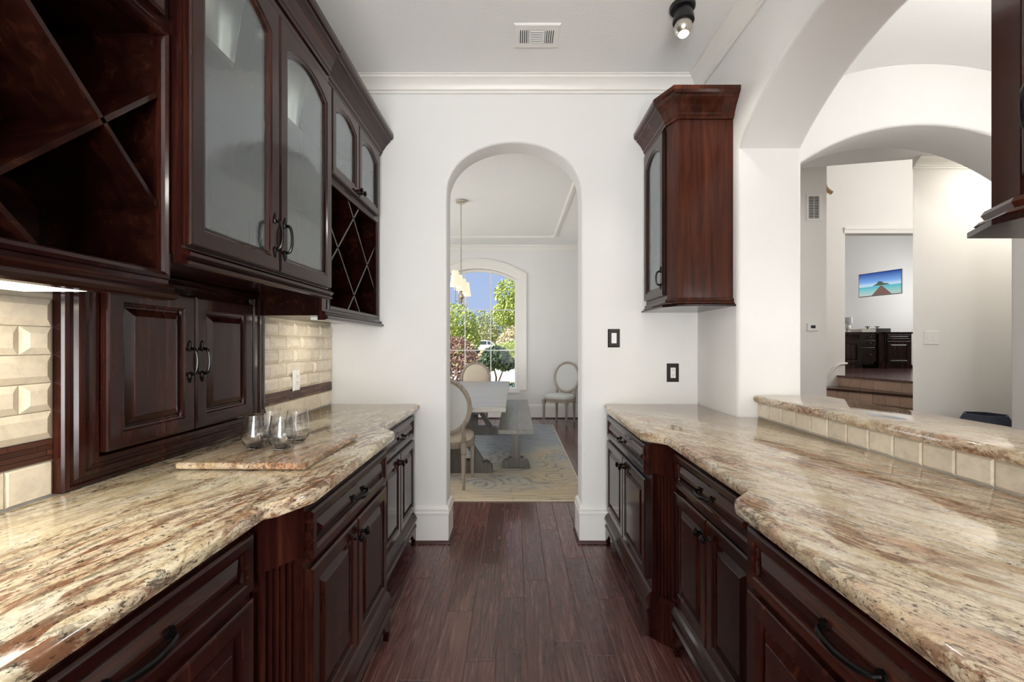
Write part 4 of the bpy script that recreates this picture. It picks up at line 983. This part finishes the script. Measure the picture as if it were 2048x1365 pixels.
# ------------------------------------------------------------------ dining room
M['rug'] = None
def rug_mat():
    m, nt, b = new_mat('distressed_rug')
    v = coords(nt); g = noise(nt, v, 1.3, 3, 0.55, 0.4)
    sy = N(nt, 'ShaderNodeSeparateXYZ'); nt.links.new(v, sy.inputs[0])
    ag = N(nt, 'ShaderNodeMath', operation='MULTIPLY_ADD'); ag.inputs[1].default_value = -0.22; nt.links.new(sy.outputs['Y'], ag.inputs[0]); nt.links.new(g, ag.inputs[2])  # gold-to-blue gradient puts table shade and warm light into the rug colour
    base = ramp(nt, ag.outputs[0], [(0.45, (0.40, 0.43, 0.45)), (0.62, (0.52, 0.50, 0.44)), (0.80, (0.60, 0.50, 0.35))])
    lines = ramp(nt, noise(nt, coords(nt, (3, 55, 1)), 1.0, 4, 0.7), [(0.42, (0.72, 0.72, 0.74)), (0.56, (1, 1, 1))])
    base = mixc(nt, 1.0, base, lines, 'MULTIPLY')
    wv = N(nt, 'ShaderNodeTexVoronoi'); wv.inputs['Scale'].default_value = 2.6; nt.links.new(v, wv.inputs['Vector'])
    rings = N(nt, 'ShaderNodeMath', operation='SINE'); mu = N(nt, 'ShaderNodeMath', operation='MULTIPLY'); mu.inputs[1].default_value = 34.0
    nt.links.new(wv.outputs['Distance'], mu.inputs[0]); nt.links.new(mu.outputs[0], rings.inputs[0])
    rg = ramp(nt, rings.outputs[0], [(0.25, (0, 0, 0)), (0.8, (1, 1, 1))])
    br = ramp(nt, noise(nt, v, 16, 6, 0.75, 1.5), [(0.44, (0, 0, 0)), (0.54, (1, 1, 1))]); ms = ramp(nt, noise(nt, v, 2.2, 2, 0.5), [(0.45, (0, 0, 0)), (0.62, (1, 1, 1))])
    k = mixc(nt, 1.0, mixc(nt, 1.0, rg, br, 'MULTIPLY'), ms, 'MULTIPLY')
    nt.links.new(mixc(nt, k, base, (0.20, 0.23, 0.25)), b.inputs['Base Color']); b.inputs['Roughness'].default_value = 0.95
    b.inputs['Specular IOR Level'].default_value = 0.1
    bump(nt, b, noise(nt, coords(nt, (60, 400, 60)), 1, 2), 0.25, 0.003)
    return m
M['rug'] = rug_mat()
rg_ = thing('area_rug', 'cream and faded blue rug with worn ornament under the dining table', 'rug', (-0.8, 5.2, 0))
MB().bbox((-2.2, 3.54, 0.001), (0.60, 6.86, 0.010), 0.004).obj('pile', 'rug', rg_)
M['rug_edge'] = plain('rug_binding', (0.62, 0.55, 0.42), 0.9)
for a, b in (((-2.2, 3.527, 0.001), (0.613, 3.54, 0.009)), ((-2.2, 6.86, 0.001), (0.613, 6.873, 0.009)), ((0.60, 3.54, 0.001), (0.613, 6.86, 0.009))): MB().box(a, b).obj('binding', 'rug_edge', rg_)
def greywood(name, axis, cols):
    m, nt, b = new_mat(name); s = {'y': (30, 1.5, 30), 'x': (1.5, 30, 30), 'z': (30, 30, 1.5)}[axis]
    f = noise(nt, coords(nt, s), 1.2, 6, 0.7, 0.8)
    nt.links.new(ramp(nt, f, [(0.25, cols[0]), (0.5, cols[1]), (0.8, cols[2])]), b.inputs['Base Color']); b.inputs['Roughness'].default_value = 0.36
    bump(nt, b, f, 0.1, 0.002); return m
M['grey_x'] = greywood('grey_oak_across_glare', 'x', ((0.24, 0.225, 0.20), (0.42, 0.395, 0.355), (0.52, 0.49, 0.44)))  # table top wood, lightened to put window glare into its colour
M['grey_y'] = greywood('grey_washed_oak_along', 'y', ((0.12, 0.112, 0.10), (0.21, 0.198, 0.178), (0.30, 0.285, 0.26)))
M['grey_z'] = greywood('grey_washed_oak_upright', 'z', ((0.055, 0.049, 0.042), (0.105, 0.094, 0.08), (0.165, 0.15, 0.13)))
TZ = 0.735; TX0, TX1, TY0, TY1 = -1.16, -0.085, 3.87, 6.57
tb = thing('dining_table', 'long grey washed plank dining table with trestle base', 'table', (-0.62, 5.2, 0.010))
# boards run across the table at the ends (breadboard) and lengthways between
MB().bbox((TX0, TY0, TZ-0.048), (TX1, TY0+0.14, TZ), 0.003).obj('end_board', 'grey_x', tb)
MB().bbox((TX0, TY1-0.14, TZ-0.048), (TX1, TY1, TZ), 0.003).obj('end_board', 'grey_x', tb)
nb = 6; wbd = (TY1-TY0-0.28)/14
for k in range(14): MB().bbox((TX0, TY0+0.14+wbd*k+0.0008, TZ-0.046), (TX1, TY0+0.14+wbd*(k+1)-0.0008, TZ-0.0006), 0.002).obj('plank', 'grey_x', tb)
for ty in (4.33, 6.12):
    ftab = lambda u, v, n, ty=ty: (-0.6225+u, ty+n, 0.0105+v)
    foot = [(-0.395, 0), (0.395, 0), (0.395, 0.035), (0.385, 0.070), (0.360, 0.098), (0.325, 0.112), (0.300, 0.100), (0.285, 0.122), (-0.285, 0.122), (-0.300, 0.100), (-0.325, 0.112), (-0.360, 0.098), (-0.385, 0.070), (-0.395, 0.035)]
    MB(ftab).prism(foot, -0.055, 0.055).obj('trestle_foot', 'grey_z', tb)
    MB(ftab).box((-0.09, 0.122, -0.05), (0.09, 0.60, 0.05)).obj('post', 'grey_z', tb)
    for s in (-1, 1):
        MB(ftab).prism([(s*0.09, 0.34), (s*0.09, 0.44), (s*0.30, 0.122), (s*0.22, 0.122)], -0.04, 0.04).obj('brace', 'grey_z', tb)
    MB(ftab).prism([(-0.36, 0.676), (-0.36, 0.63), (-0.30, 0.62), (-0.26, 0.59), (0.26, 0.59), (0.30, 0.62), (0.36, 0.63), (0.36, 0.676)], -0.05, 0.05).obj('bolster', 'grey_z', tb)
MB().box((-0.66, 4.385, 0.26), (-0.585, 6.065, 0.36)).obj('stretcher', 'grey_y', tb)
# bench
be = thing('dining_bench', 'narrow grey wooden bench with pedestal ends along the table', 'bench', (0.01, 5.34, 0.010))
MB().bbox((-0.168, 4.20, 0.418), (0.188, 6.487, 0.460), 0.004).obj('seat', 'grey_y', be)
for ty in (4.48, 6.20):
    fb = lambda u, v, n, ty=ty: (0.01+u, ty+n, 0.0105+v)
    hf = [(-0.148, 0), (-0.095, 0), (-0.09, 0.008), (0.09, 0.008), (0.095, 0), (0.148, 0), (0.148, 0.03), (0.135, 0.06), (0.105, 0.085), (0.078, 0.09), (0.078, 0.108), (-0.078, 0.108), (-0.078, 0.09), (-0.105, 0.085), (-0.135, 0.06), (-0.148, 0.03)]
    MB(fb).prism(hf, -0.045, 0.045).obj('foot', 'grey_z', be)
    MB(fb).box((-0.045, 0.108, -0.035), (0.045, 0.36, 0.035)).obj('post', 'grey_z', be)
    MB(fb).prism([(-0.075, 0.345), (0.075, 0.345), (0.082, 0.360), (0.120, 0.375), (0.142, 0.395), (0.142, 0.4074), (-0.142, 0.4074), (-0.142, 0.395), (-0.120, 0.375), (-0.082, 0.360)], -0.045, 0.045).obj('bracket', 'grey_z', be)
# chairs
M['chair_wood'] = greywood('weathered_chair_wood', 'z', ((0.16, 0.125, 0.095), (0.30, 0.25, 0.20), (0.44, 0.39, 0.33)))
M['linen'] = plain('cream_linen', (0.60, 0.52, 0.41), 0.9, var=0.06, vscale=80)
M['linen_grey'] = plain('pale_grey_linen', (0.56, 0.57, 0.55), 0.9, var=0.05, vscale=80)
def chair(loc, rz, label, z=0.0005, backmat='linen_grey', seatmat='linen'):
    t = thing('dining_chair', label, 'chair', (loc[0], loc[1], z), 'oval-back dining chairs', rz)
    # local: front = +y, seat centre at origin
    def part(mb, name, mat, par=None, smooth=True):
        o = bpy.data.objects.new(name, mb.mesh(name, (0, 0, 0), smooth)); COL.objects.link(o); o.parent = par or t; o.data.materials.append(M[mat]); return o
    sh = 0.44
    def outline(k, z): 
        q = []
        for i in range(24):
            a = 2*PI*i/24; w = 0.235 + 0.02*math.sin(a); x = w*math.copysign(abs(math.cos(a))**0.75, math.cos(a)); y = 0.215*math.copysign(abs(math.sin(a))**0.75, math.sin(a))
            q.append((x*k, y*k, z))
        return q
    part(MB().loft([outline(0.985, sh-0.075), outline(1.0, sh-0.068), outline(0.985, sh-0.050), outline(1.0, sh-0.035), outline(0.99, sh-0.018)]), 'seat_rail', 'chair_wood')
    part(MB().loft([outline(0.97, sh-0.018), outline(0.99, sh), outline(0.97, sh+0.022), outline(0.85, sh+0.042), outline(0.5, sh+0.052)]), 'seat', seatmat)
    lp = [(0.014, 0.0), (0.016, 0.015), (0.012, 0.022), (0.017, 0.035), (0.013, 0.045), (0.016, 0.06), (0.020, 0.20), (0.023, 0.305), (0.019, 0.312), (0.024, 0.322), (0.021, 0.332)]
    for x in (-0.205, 0.205):
        part(MB().lathe(lp, (x, 0.180, 0), 12), 'leg', 'chair_wood'); part(MB().box((x-0.024, 0.156, 0.332), (x+0.024, 0.204, 0.40)), 'leg_block', 'chair_wood', smooth=False)
    for x in (-0.165, 0.165):
        part(MB().lathe(lp, (x, -0.195, 0), 12), 'leg', 'chair_wood'); part(MB().box((x-0.022, -0.217, 0.332), (x+0.022, -0.173, 0.42)), 'leg_block', 'chair_wood', smooth=False)
        part(MB().tube([(x, -0.195, 0.40), (x*1.02, -0.215, 0.48), (x*0.98, -0.228, 0.545), (x*1.12, -0.24, 0.62)], [0.020, 0.019, 0.018, 0.016], 8), 'back_post', 'chair_wood')
    cz, rx, rzv = 0.745, 0.225, 0.245; yb = lambda z: -0.205-(z-0.45)*0.16
    ringp = []
    lo = []
    for i in range(41):
        a = 2*PI*i/40; lo.append([( (rx+d)*math.cos(a), yb(cz+rzv*math.sin(a))+e, cz+(rzv+d)*math.sin(a)) for d, e in ((0.020, -0.014), (0.020, 0.010), (0.008, 0.018), (-0.012, 0.016), (-0.020, 0.008), (-0.020, -0.012), (0.0, -0.020))])
    part(MB().loft(lo, True, False, False), 'back_frame', 'chair_wood')
    def ov(k, e): return [((rx-0.018)*k*math.cos(2*PI*i/32), yb(cz+(rzv-0.018)*k*math.sin(2*PI*i/32))+e, cz+(rzv-0.018)*k*math.sin(2*PI*i/32)) for i in range(32)]
    pd = MB(); pd.loft([ov(0.6, -0.018), ov(1.0, -0.008), ov(1.0, 0.006), ov(0.85, 0.020), ov(0.5, 0.026)]); part(pd, 'back_pad', backmat)
    return t
chair((-0.622, 3.975), 0.0, 'oval-back dining chair tucked under the table end towards the arch', z=0.0105)
chair((-0.640, 6.66), PI, 'oval-back dining chair at the table end below the window', z=0.0105, backmat='linen')
a_c = math.atan2(-0.415, -0.27)-PI/2
chair((0.745, 7.03), a_c, 'oval-back dining chair standing alone against the wall beside the window', z=0.001, seatmat='linen_grey')
# chandelier
ch = thing('chandelier', 'nickel chandelier with a row of small lit linen shades above the dining table', 'chandelier', (-0.655, 5.15, 1.78))
MB().lathe([(0.062, CEIL-0.0005), (0.062, CEIL-0.028), (0.050, CEIL-0.034)], (-0.655, 5.15, 0), 24).obj('canopy', 'chrome', ch, smooth=True)
MB().tube([(-0.655, 5.15, CEIL-0.03), (-0.655, 5.15, 1.93)], 0.0075, 8).obj('rod', 'chrome', ch, smooth=True)
MB().lathe([(0.008, 1.98), (0.022, 1.95), (0.012, 1.93), (0.034, 1.90), (0.040, 1.875), (0.022, 1.85), (0.010, 1.835), (0.016, 1.825), (0.004, 1.81)], (-0.655, 5.15, 0), 18).obj('hub', 'chrome', ch, smooth=True)
for y, x in ((4.70, -0.66), (5.00, -0.655), (5.30, -0.65), (5.60, -0.64)):
    y0 = 5.15; s = 1 if y > y0 else -1; d = abs(y-y0)
    ar = MB().tube([(-0.655, y0+s*0.02, 1.875), (-0.655, y0+s*d*0.45, 1.815), (x, y0+s*d*0.85, 1.785), (x, y, 1.800), (x, y, 1.86), (x, y, 1.96)], 0.0065, 8).obj('arm', 'chrome', ch, smooth=True)
    sd = MB().lathe([(0.060, 1.945), (0.036, 2.120), (0.034, 2.119), (0.058, 1.946)], (x, y, 0), 24, capped=False).obj('lamp_shade', 'shade', ch, smooth=True)
    MB().lathe([(0.010, 1.955), (0.010, 2.01), (0.016, 2.03), (0.010, 2.06)], (x, y, 0), 10).obj('bulb', 'lens_warm', ar)

# ------------------------------------------------------------------ upper study: credenza, lamp, player, television
cr = thing('credenza', 'dark wooden credenza with panel doors and centre drawers below the television', 'cabinet', (7.3, 8.7, SF))
CYF = 8.50; fcr = lambda u, v, n: (u, CYF-n, SF+v)
for (a, b) in ((6.45, 6.92), (7.40, 7.93)):
    MB(fcr).box((a, 0.07, -0.45), (b, 0.69, 0)).obj('body', 'wood_black', cr)
    MB(fcr).box((a-0.01, 0.69, -0.46), (b+0.03, 0.725, 0.03)).obj('top', 'wood_black', cr)
    MB(fcr).box((a-0.005, 0.001, -0.44), (b+0.005, 0.07, 0.015)).obj('plinth', 'wood_black', cr)
    panel_door(fcr, a+0.035, b-0.035, 0.10, 0.545, 0.0, cr, 'wood_black', st=0.06)
    panel_door(fcr, a+0.035, b-0.035, 0.575, 0.675, 0.0, cr, 'wood_black', 'drawer', st=0.022)
MB(fcr).box((6.92, 0.07, -0.45), (7.28, 0.70, -0.06)).obj('body', 'wood_black', cr)
MB(fcr).box((6.915, 0.70, -0.46), (7.40, 0.722, -0.03)).obj('top', 'wood_black', cr)
for v0_, v1_ in ((0.585, 0.685), (0.44, 0.565), (0.12, 0.42)):
    d = MB(fcr).loft([rect(6.935, 7.27, v0_, v1_, 0, -0.06), rect(6.935, 7.27, v0_, v1_, 0, -0.044), rect(6.935, 7.27, v0_, v1_, 0.008, -0.040)]).obj('drawer', 'wood_black', cr)
    bow_handle(fcr, 7.10, (v0_+v1_)/2, -0.040, 0.11, d, False)
MB(fcr).box((7.285, 0.001, -0.45), (7.395, 0.70, -0.01)).obj('pilaster', 'wood_black', cr)
MB(fcr).box((7.275, 0.001, -0.46), (7.398, 0.12, 0.005)).obj('plinth', 'wood_black', cr)
lp_ = thing('table_lamp', 'small lamp with clear base and grey drum shade on the credenza', 'lamp', (6.88, 8.72, SF+0.7255))
M['lamp_shade'] = plain('grey_glass_shade', (0.55, 0.58, 0.60), 0.25)
MB().lathe([(0.06, SF+0.726), (0.06, SF+0.74), (0.03, SF+0.75), (0.045, SF+0.80), (0.045, SF+0.86), (0.012, SF+0.90)], (6.83, 8.72, 0), 18).obj('base', 'silver', lp_, smooth=True)
MB().lathe([(0.085, SF+0.90), (0.080, SF+1.03), (0.076, SF+1.03), (0.081, SF+0.90)], (6.83, 8.72, 0), 20, capped=False).obj('lamp_shade', 'lamp_shade', lp_, smooth=True)
pl = thing('audio_player', 'flat black and grey audio player with knobs standing on the credenza', 'player', (7.30, 8.68, SF+0.7255))
for (a, b, m, h) in ((6.98, 7.26, 'chrome', 0.065), (7.265, 7.56, 'black', 0.075)): MB().bbox((a, 8.55, SF+0.726), (b, 8.85, SF+0.726+h), 0.006).obj('case', m, pl)
for x in (7.20, 7.40): MB().lathe([(0.012, SF+0.79), (0.012, SF+0.83), (0.045, SF+0.832), (0.04, SF+0.845)], (x, 8.68, 0), 14).obj('knob', 'black', pl)
# television on a swivel arm, screen shows a beach jetty
def tv_mat():
    m, nt, b = new_mat('beach_screen')
    tc = N(nt, 'ShaderNodeTexCoord'); sx = N(nt, 'ShaderNodeSeparateXYZ'); nt.links.new(tc.outputs['Object'], sx.inputs[0])
    z = N(nt, 'ShaderNodeMapRange'); z.inputs['From Min'].default_value = 0.0; z.inputs['From Max'].default_value = 0.48; nt.links.new(sx.outputs['Z'], z.inputs['Value'])
    c = ramp(nt, z.outputs[0], [(0.0, (0.55, 0.62, 0.60)), (0.18, (0.35, 0.62, 0.60)), (0.40, (0.10, 0.52, 0.62)), (0.45, (0.62, 0.80, 0.95)), (0.62, (0.20, 0.42, 0.85)), (1.0, (0.02, 0.05, 0.30))])
    nt.links.new(c, b.inputs['Base Color']); nt.links.new(c, b.inputs['Emission Color']); b.inputs['Emission Strength'].default_value = 0.55
    b.inputs['Roughness'].default_value = 0.12
    return m
M['tv'] = tv_mat()
tvang = math.radians(-72); tvc = (7.425, 8.66)
TVZ = 2.30
tv = thing('television', 'flat television showing a blue beach and jetty, swivelled on the study wall', 'television', (tvc[0], tvc[1], TVZ), None, tvang)
def tpart(mb, name, mat, par=None):
    o = bpy.data.objects.new(name, mb.mesh(name)); COL.objects.link(o); o.parent = par or tv; o.data.materials.append(M[mat]); return o
ftv = lambda u, v, n: (u, -n, v)
scw, sch = 0.78, 0.485
tpart(MB(ftv).box((-scw/2, 0, -0.03), (scw/2, sch, 0)), 'case', 'black')
scr = tpart(MB(ftv).box((-scw/2+0.01, 0.012, 0.0), (scw/2-0.01, sch-0.01, 0.002)), 'screen', 'tv')
M['jetty'] = emis('jetty_print', (0.22, 0.13, 0.11), 0.5); M['island'] = emis('island_print', (0.10, 0.16, 0.12), 0.4)
tpart(MB(ftv).prism([(-0.14, 0.014), (0.22, 0.014), (0.045, 0.20), (0.02, 0.20)], 0.0022, 0.0030), 'jetty_image', 'jetty', scr)
tpart(MB(ftv).prism([(-0.13, 0.205), (0.19, 0.205), (0.14, 0.235), (0.08, 0.245), (0.04, 0.285), (-0.02, 0.290), (-0.05, 0.245)], 0.0022, 0.0030), 'island_image', 'island', scr)
tpart(MB(ftv).box((-0.05, 0.20, -0.24), (0.05, 0.30, -0.03)), 'mount_arm', 'black')
# ------------------------------------------------------------------ faceted planter behind the ledge, handrail end
M['navy'] = plain('dark_navy_ceramic', (0.024, 0.030, 0.052), 0.35)
pn = MB(); px, py = 4.085, 3.69
def hexl(r, z, a0=-2.407): return [(px+r*math.cos(a0+2*PI*k/6), py+r*math.sin(a0+2*PI*k/6), z) for k in range(6)]
pn.loft([hexl(0.15, 0.0), hexl(0.245, 0.52), hexl(0.150, 0.702), hexl(0.138, 0.702), hexl(0.13, 0.60)])
tag(pn.obj('planter', 'navy'), 'dark navy faceted planter standing behind the granite bar ledge', 'planter')
M['rail'] = plain('light_oak_rail', (0.52, 0.33, 0.17), 0.4)
hr = thing('handrail', 'light wooden handrail end coming past the hall wall corner near the grille', 'handrail', (3.62, 4.95, 2.9))
MB().tube([(3.60, 4.92, 4.0), (3.555, 4.88, 3.22), (3.553, 4.875, 3.10)], 0.020, 10).obj('post', 'trim', hr, smooth=True)
MB().tube([(3.548, 4.872, 3.13), (3.555, 4.86, 3.09), (3.58, 4.85, 3.055), (3.615, 4.85, 3.035)], 0.022, 10).obj('rail', 'rail', hr, smooth=True)

# ------------------------------------------------------------------ garden outside the dining window
M['lawn'] = plain('dry_lawn', (0.36, 0.33, 0.16), 0.95, var=0.3, vscale=3)
M['drive'] = plain('pale_concrete', (0.72, 0.70, 0.66), 0.9, var=0.05, vscale=2)
gd = MB(); ys = [7.75, 14, 16.6, 25.5, 32, 60, 95, 170]; zsg = [-0.15, -0.15, -0.15, -0.15, -0.1, 0.1, 0.45, 2.5]
for k in range(len(ys)-1): gd.face(gd.add([(-90, ys[k], zsg[k]), (60, ys[k], zsg[k]), (60, ys[k+1], zsg[k+1]), (-90, ys[k+1], zsg[k+1])]))
struct(gd.obj('ground', 'lawn', merge=True))
struct(MB().box((-40, 16.4, -0.16), (40, 24.5, -0.135)).obj('driveway', 'drive'))
def leaf_mat(name, c0, c1):
    m, nt, b = new_mat(name); f = noise(nt, coords(nt), 6, 3); g = N(nt, 'ShaderNodeNewGeometry')
    nt.links.new(ramp(nt, g.outputs['Random Per Island'], [(0.0, c0), (1.0, c1)]), b.inputs['Base Color']); b.inputs['Roughness'].default_value = 0.6
    b.inputs['Subsurface Weight'].default_value = 0.0
    return m
M['leaf_lime'] = leaf_mat('lime_leaves', (0.26, 0.36, 0.06), (0.58, 0.62, 0.20)); M['leaf_red'] = leaf_mat('red_bush_leaves', (0.14, 0.07, 0.06), (0.46, 0.26, 0.22))
M['leaf_dark'] = leaf_mat('dark_holly_leaves', (0.015, 0.035, 0.02), (0.12, 0.18, 0.11)); M['leaf_olive'] = leaf_mat('olive_leaves', (0.20, 0.26, 0.08), (0.48, 0.50, 0.26))
M['leaf_straw'] = leaf_mat('pale_straw_leaves', (0.42, 0.36, 0.20), (0.75, 0.66, 0.46)); M['leaf_blue'] = leaf_mat('blue_green_leaves', (0.03, 0.07, 0.06), (0.14, 0.24, 0.20))
M['bark'] = plain('grey_bark', (0.16, 0.12, 0.09), 0.9, var=0.2)
def plant(name, label, cat, base, blobs, mat, n, size, trunk=None, group=None, seed=1):
    rnd = random.Random(seed); t = thing(name, label, cat, base, group)
    mb = MB(); tot = sum(b[3]*b[4]*b[5] for b in blobs)
    for (cx_, cy_, cz_, rx_, ry_, rz_) in blobs:
        for _ in range(int(n*rx_*ry_*rz_/tot)+1):
            while True:
                d = Vector((rnd.uniform(-1, 1), rnd.uniform(-1, 1), rnd.uniform(-1, 1)))
                if 0.05 < d.length < 1: break
            d = d.normalized()*(d.length**0.45)
            c = Vector((base[0]+cx_+d.x*rx_, base[1]+cy_+d.y*ry_, base[2]+cz_+d.z*rz_))
            a = Vector((rnd.gauss(0, 1), rnd.gauss(0, 1), rnd.gauss(0, 1))).normalized(); q = a.orthogonal().normalized(); w = a.cross(q)
            s = size*rnd.uniform(0.6, 1.3)
            mb.face(mb.add([tuple(c-q*s), tuple(c+w*s*0.5), tuple(c+q*s), tuple(c-w*s*0.5)]))
    me = bpy.data.meshes.new('foliage'); me.from_pydata([(x-base[0], y-base[1], z-base[2]) for x, y, z in mb.v], [], mb.p)
    o = bpy.data.objects.new('foliage', me); COL.objects.link(o); o.parent = t; me.materials.append(M[mat]); o['kind'] = 'stuff'
    if trunk:
        for path, r in trunk: MB().tube([(base[0]+x, base[1]+y, base[2]+z) for x, y, z in path], r, 7).obj('trunk', 'bark', t)
    return t
G = -0.15
plant('shrub', 'reddish brown rounded bush beyond the driveway edge', 'bush', (-2.35, 15.2, G), [(0, 0, 0.85, 1.05, 0.9, 0.95), (-0.7, 0.1, 0.95, 0.9, 0.8, 0.85), (0.75, 0, 0.6, 0.6, 0.6, 0.6)], 'leaf_red', 6500, 0.055, seed=2)
plant('shrub', 'dark green small holly tree with bare stems', 'bush', (-0.62, 13.6, G), [(0, 0, 1.05, 0.45, 0.45, 0.36), (0.30, 0, 0.85, 0.35, 0.3, 0.26), (-0.28, 0, 0.8, 0.32, 0.3, 0.25)], 'leaf_dark', 2600, 0.055, [([(0, 0, 0), (0.02, 0, 0.4), (-0.1, 0, 0.9)], [0.04, 0.03, 0.015]), ([(0, 0, 0), (0.15, 0, 0.4), (0.32, 0, 0.85)], [0.035, 0.025, 0.012])], seed=3)
plant('shrub', 'low yellow green hedge bush across the driveway behind the holly', 'bush', (0.1, 26.5, G), [(0, 0, 0.9, 1.5, 0.8, 0.75), (-1.0, 0, 0.8, 0.9, 0.7, 0.7)], 'leaf_lime', 3200, 0.10, seed=4)
plant('shrub', 'blue green low shrub just outside the window corner', 'bush', (-0.10, 9.6, G), [(0, 0, 0.30, 0.26, 0.25, 0.30)], 'leaf_blue', 1500, 0.030, seed=5)
plant('tree', 'tall lime green leafy tree behind the pale brush', 'tree', (0.0, 41, 0.0), [(-0.4, 0, 6.3, 1.6, 1.6, 1.5), (0.3, 0, 4.6, 2.2, 1.8, 1.5), (-1.1, 0, 4.2, 1.2, 1.4, 1.2), (0.8, 0, 5.6, 1.4, 1.4, 1.4)], 'leaf_lime', 5200, 0.15, [([(0, 0, 0), (0.1, 0, 3), (-0.2, 0, 6)], [0.22, 0.16, 0.06])], seed=6)
plant('tree', 'bright lime tree above the red bush', 'tree', (-5.6, 38, 0.0), [(0, 0, 3.0, 2.2, 1.6, 2.0), (0.6, 0, 1.6, 2.0, 1.5, 1.4)], 'leaf_lime', 4200, 0.15, [([(0, 0, 0), (0, 0, 3)], [0.2, 0.1])], seed=7)
plant('tree', 'broad olive tree standing behind the white car', 'tree', (-3.6, 66, 0.15), [(0, 0, 3.4, 2.8, 1.8, 2.8), (-1.7, 0, 4.8, 1.7, 1.4, 1.7), (1.8, 0, 3.0, 2.0, 1.5, 2.1)], 'leaf_olive', 4200, 0.16, [([(0, 0, 0), (0, 0, 4.6)], [0.2, 0.05])], seed=8)
plant('shrub', 'pale straw coloured brush in front of the lime tree', 'bush', (0.75, 36, 0.0), [(0, 0, 1.5, 2.2, 1.2, 1.5), (-1.2, 0, 1.2, 1.2, 1.0, 1.2)], 'leaf_straw', 4200, 0.13, seed=9)
rt = random.Random(11)
for k in range(12):
    x = -27+3.7*k; y = 78+(k % 2)*6; h = rt.uniform(5.0, 9.5) if not -9 < x < -1 else rt.uniform(4.2, 6.2)
    plant('tree', 'thin olive-leaved tree in the distant row behind the garden' if k % 2 else 'thin straw-coloured tree in the distant row behind the garden', 'tree', (x, y, 0.3), [(0, 0, h*0.62, 1.7, 1.4, h*0.40), (0.4, 0, h*0.3, 1.6, 1.2, h*0.28)], 'leaf_olive' if k % 2 else 'leaf_straw', 1500, 0.22, [([(0, 0, 0), (0.1, 0, h)], [0.16, 0.04])], 'distant trees behind the garden', seed=20+k)
# overhanging twigs at the top of the window
plant('tree', 'near tree with sparse leafy twigs hanging into the sky', 'tree', (-5.6, 22, G), [(2.6, 0, 5.6, 0.45, 0.5, 0.5), (2.75, 0, 4.7, 0.25, 0.3, 0.35), (1.2, 0, 6.2, 1.4, 1.0, 0.8)], 'leaf_blue', 900, 0.07, [([(0, 0, 0), (0.2, 0, 4), (1.2, 0, 6), (2.7, 0, 5.6)], [0.2, 0.15, 0.06, 0.015])], seed=12)
# white car far off
M['car_white'] = plain('white_car_paint', (0.85, 0.85, 0.86), 0.25, coat=0.6); M['car_glass'] = plain('dark_car_glass', (0.05, 0.07, 0.09), 0.08)
car = thing('car', 'white sport utility car parked beyond the red bush', 'car', (-3.6, 56, 0.10)); cx0 = -3.6; cz0 = 0.10
fcar = lambda u, v, n: (cx0+u, 56-n, cz0+v)
body = [(-2.25, 0.45), (2.25, 0.45), (2.28, 0.9), (1.95, 1.05), (1.1, 1.10), (0.6, 1.12), (-2.1, 1.12), (-2.25, 0.95)]
MB(fcar).prism(body, -0.9, 0.9).obj('body', 'car_white', car)
MB(fcar).prism([(-2.12, 1.11), (1.0, 1.11), (0.35, 1.66), (-0.2, 1.73), (-1.8, 1.70)], -0.78, 0.78).obj('cabin', 'car_white', car)
for q in ([(-1.85, 1.16), (-1.05, 1.16), (-1.05, 1.60), (-1.70, 1.58)], [(-0.95, 1.16), (-0.10, 1.16), (-0.10, 1.62), (-0.95, 1.61)], [(0.0, 1.16), (0.80, 1.16), (0.28, 1.58), (0.0, 1.62)]): MB(fcar).prism(q, 0.78, 0.80).obj('window', 'car_glass', car)
for u in (-1.4, 1.4):
    MB(lambda a, b, c: (cx0+u+a, 56-b, cz0+0.36+c)).lathe([(0.36, 0.70), (0.36, 0.93), (0.22, 0.94)], (0, 0, 0), 18, 'y').obj('wheel', 'black', car)
    MB(lambda a, b, c: (cx0+u+a, 56-b, cz0+0.36+c)).lathe([(0.36, -0.93), (0.36, -0.70)], (0, 0, 0), 18, 'y').obj('wheel', 'black', car)
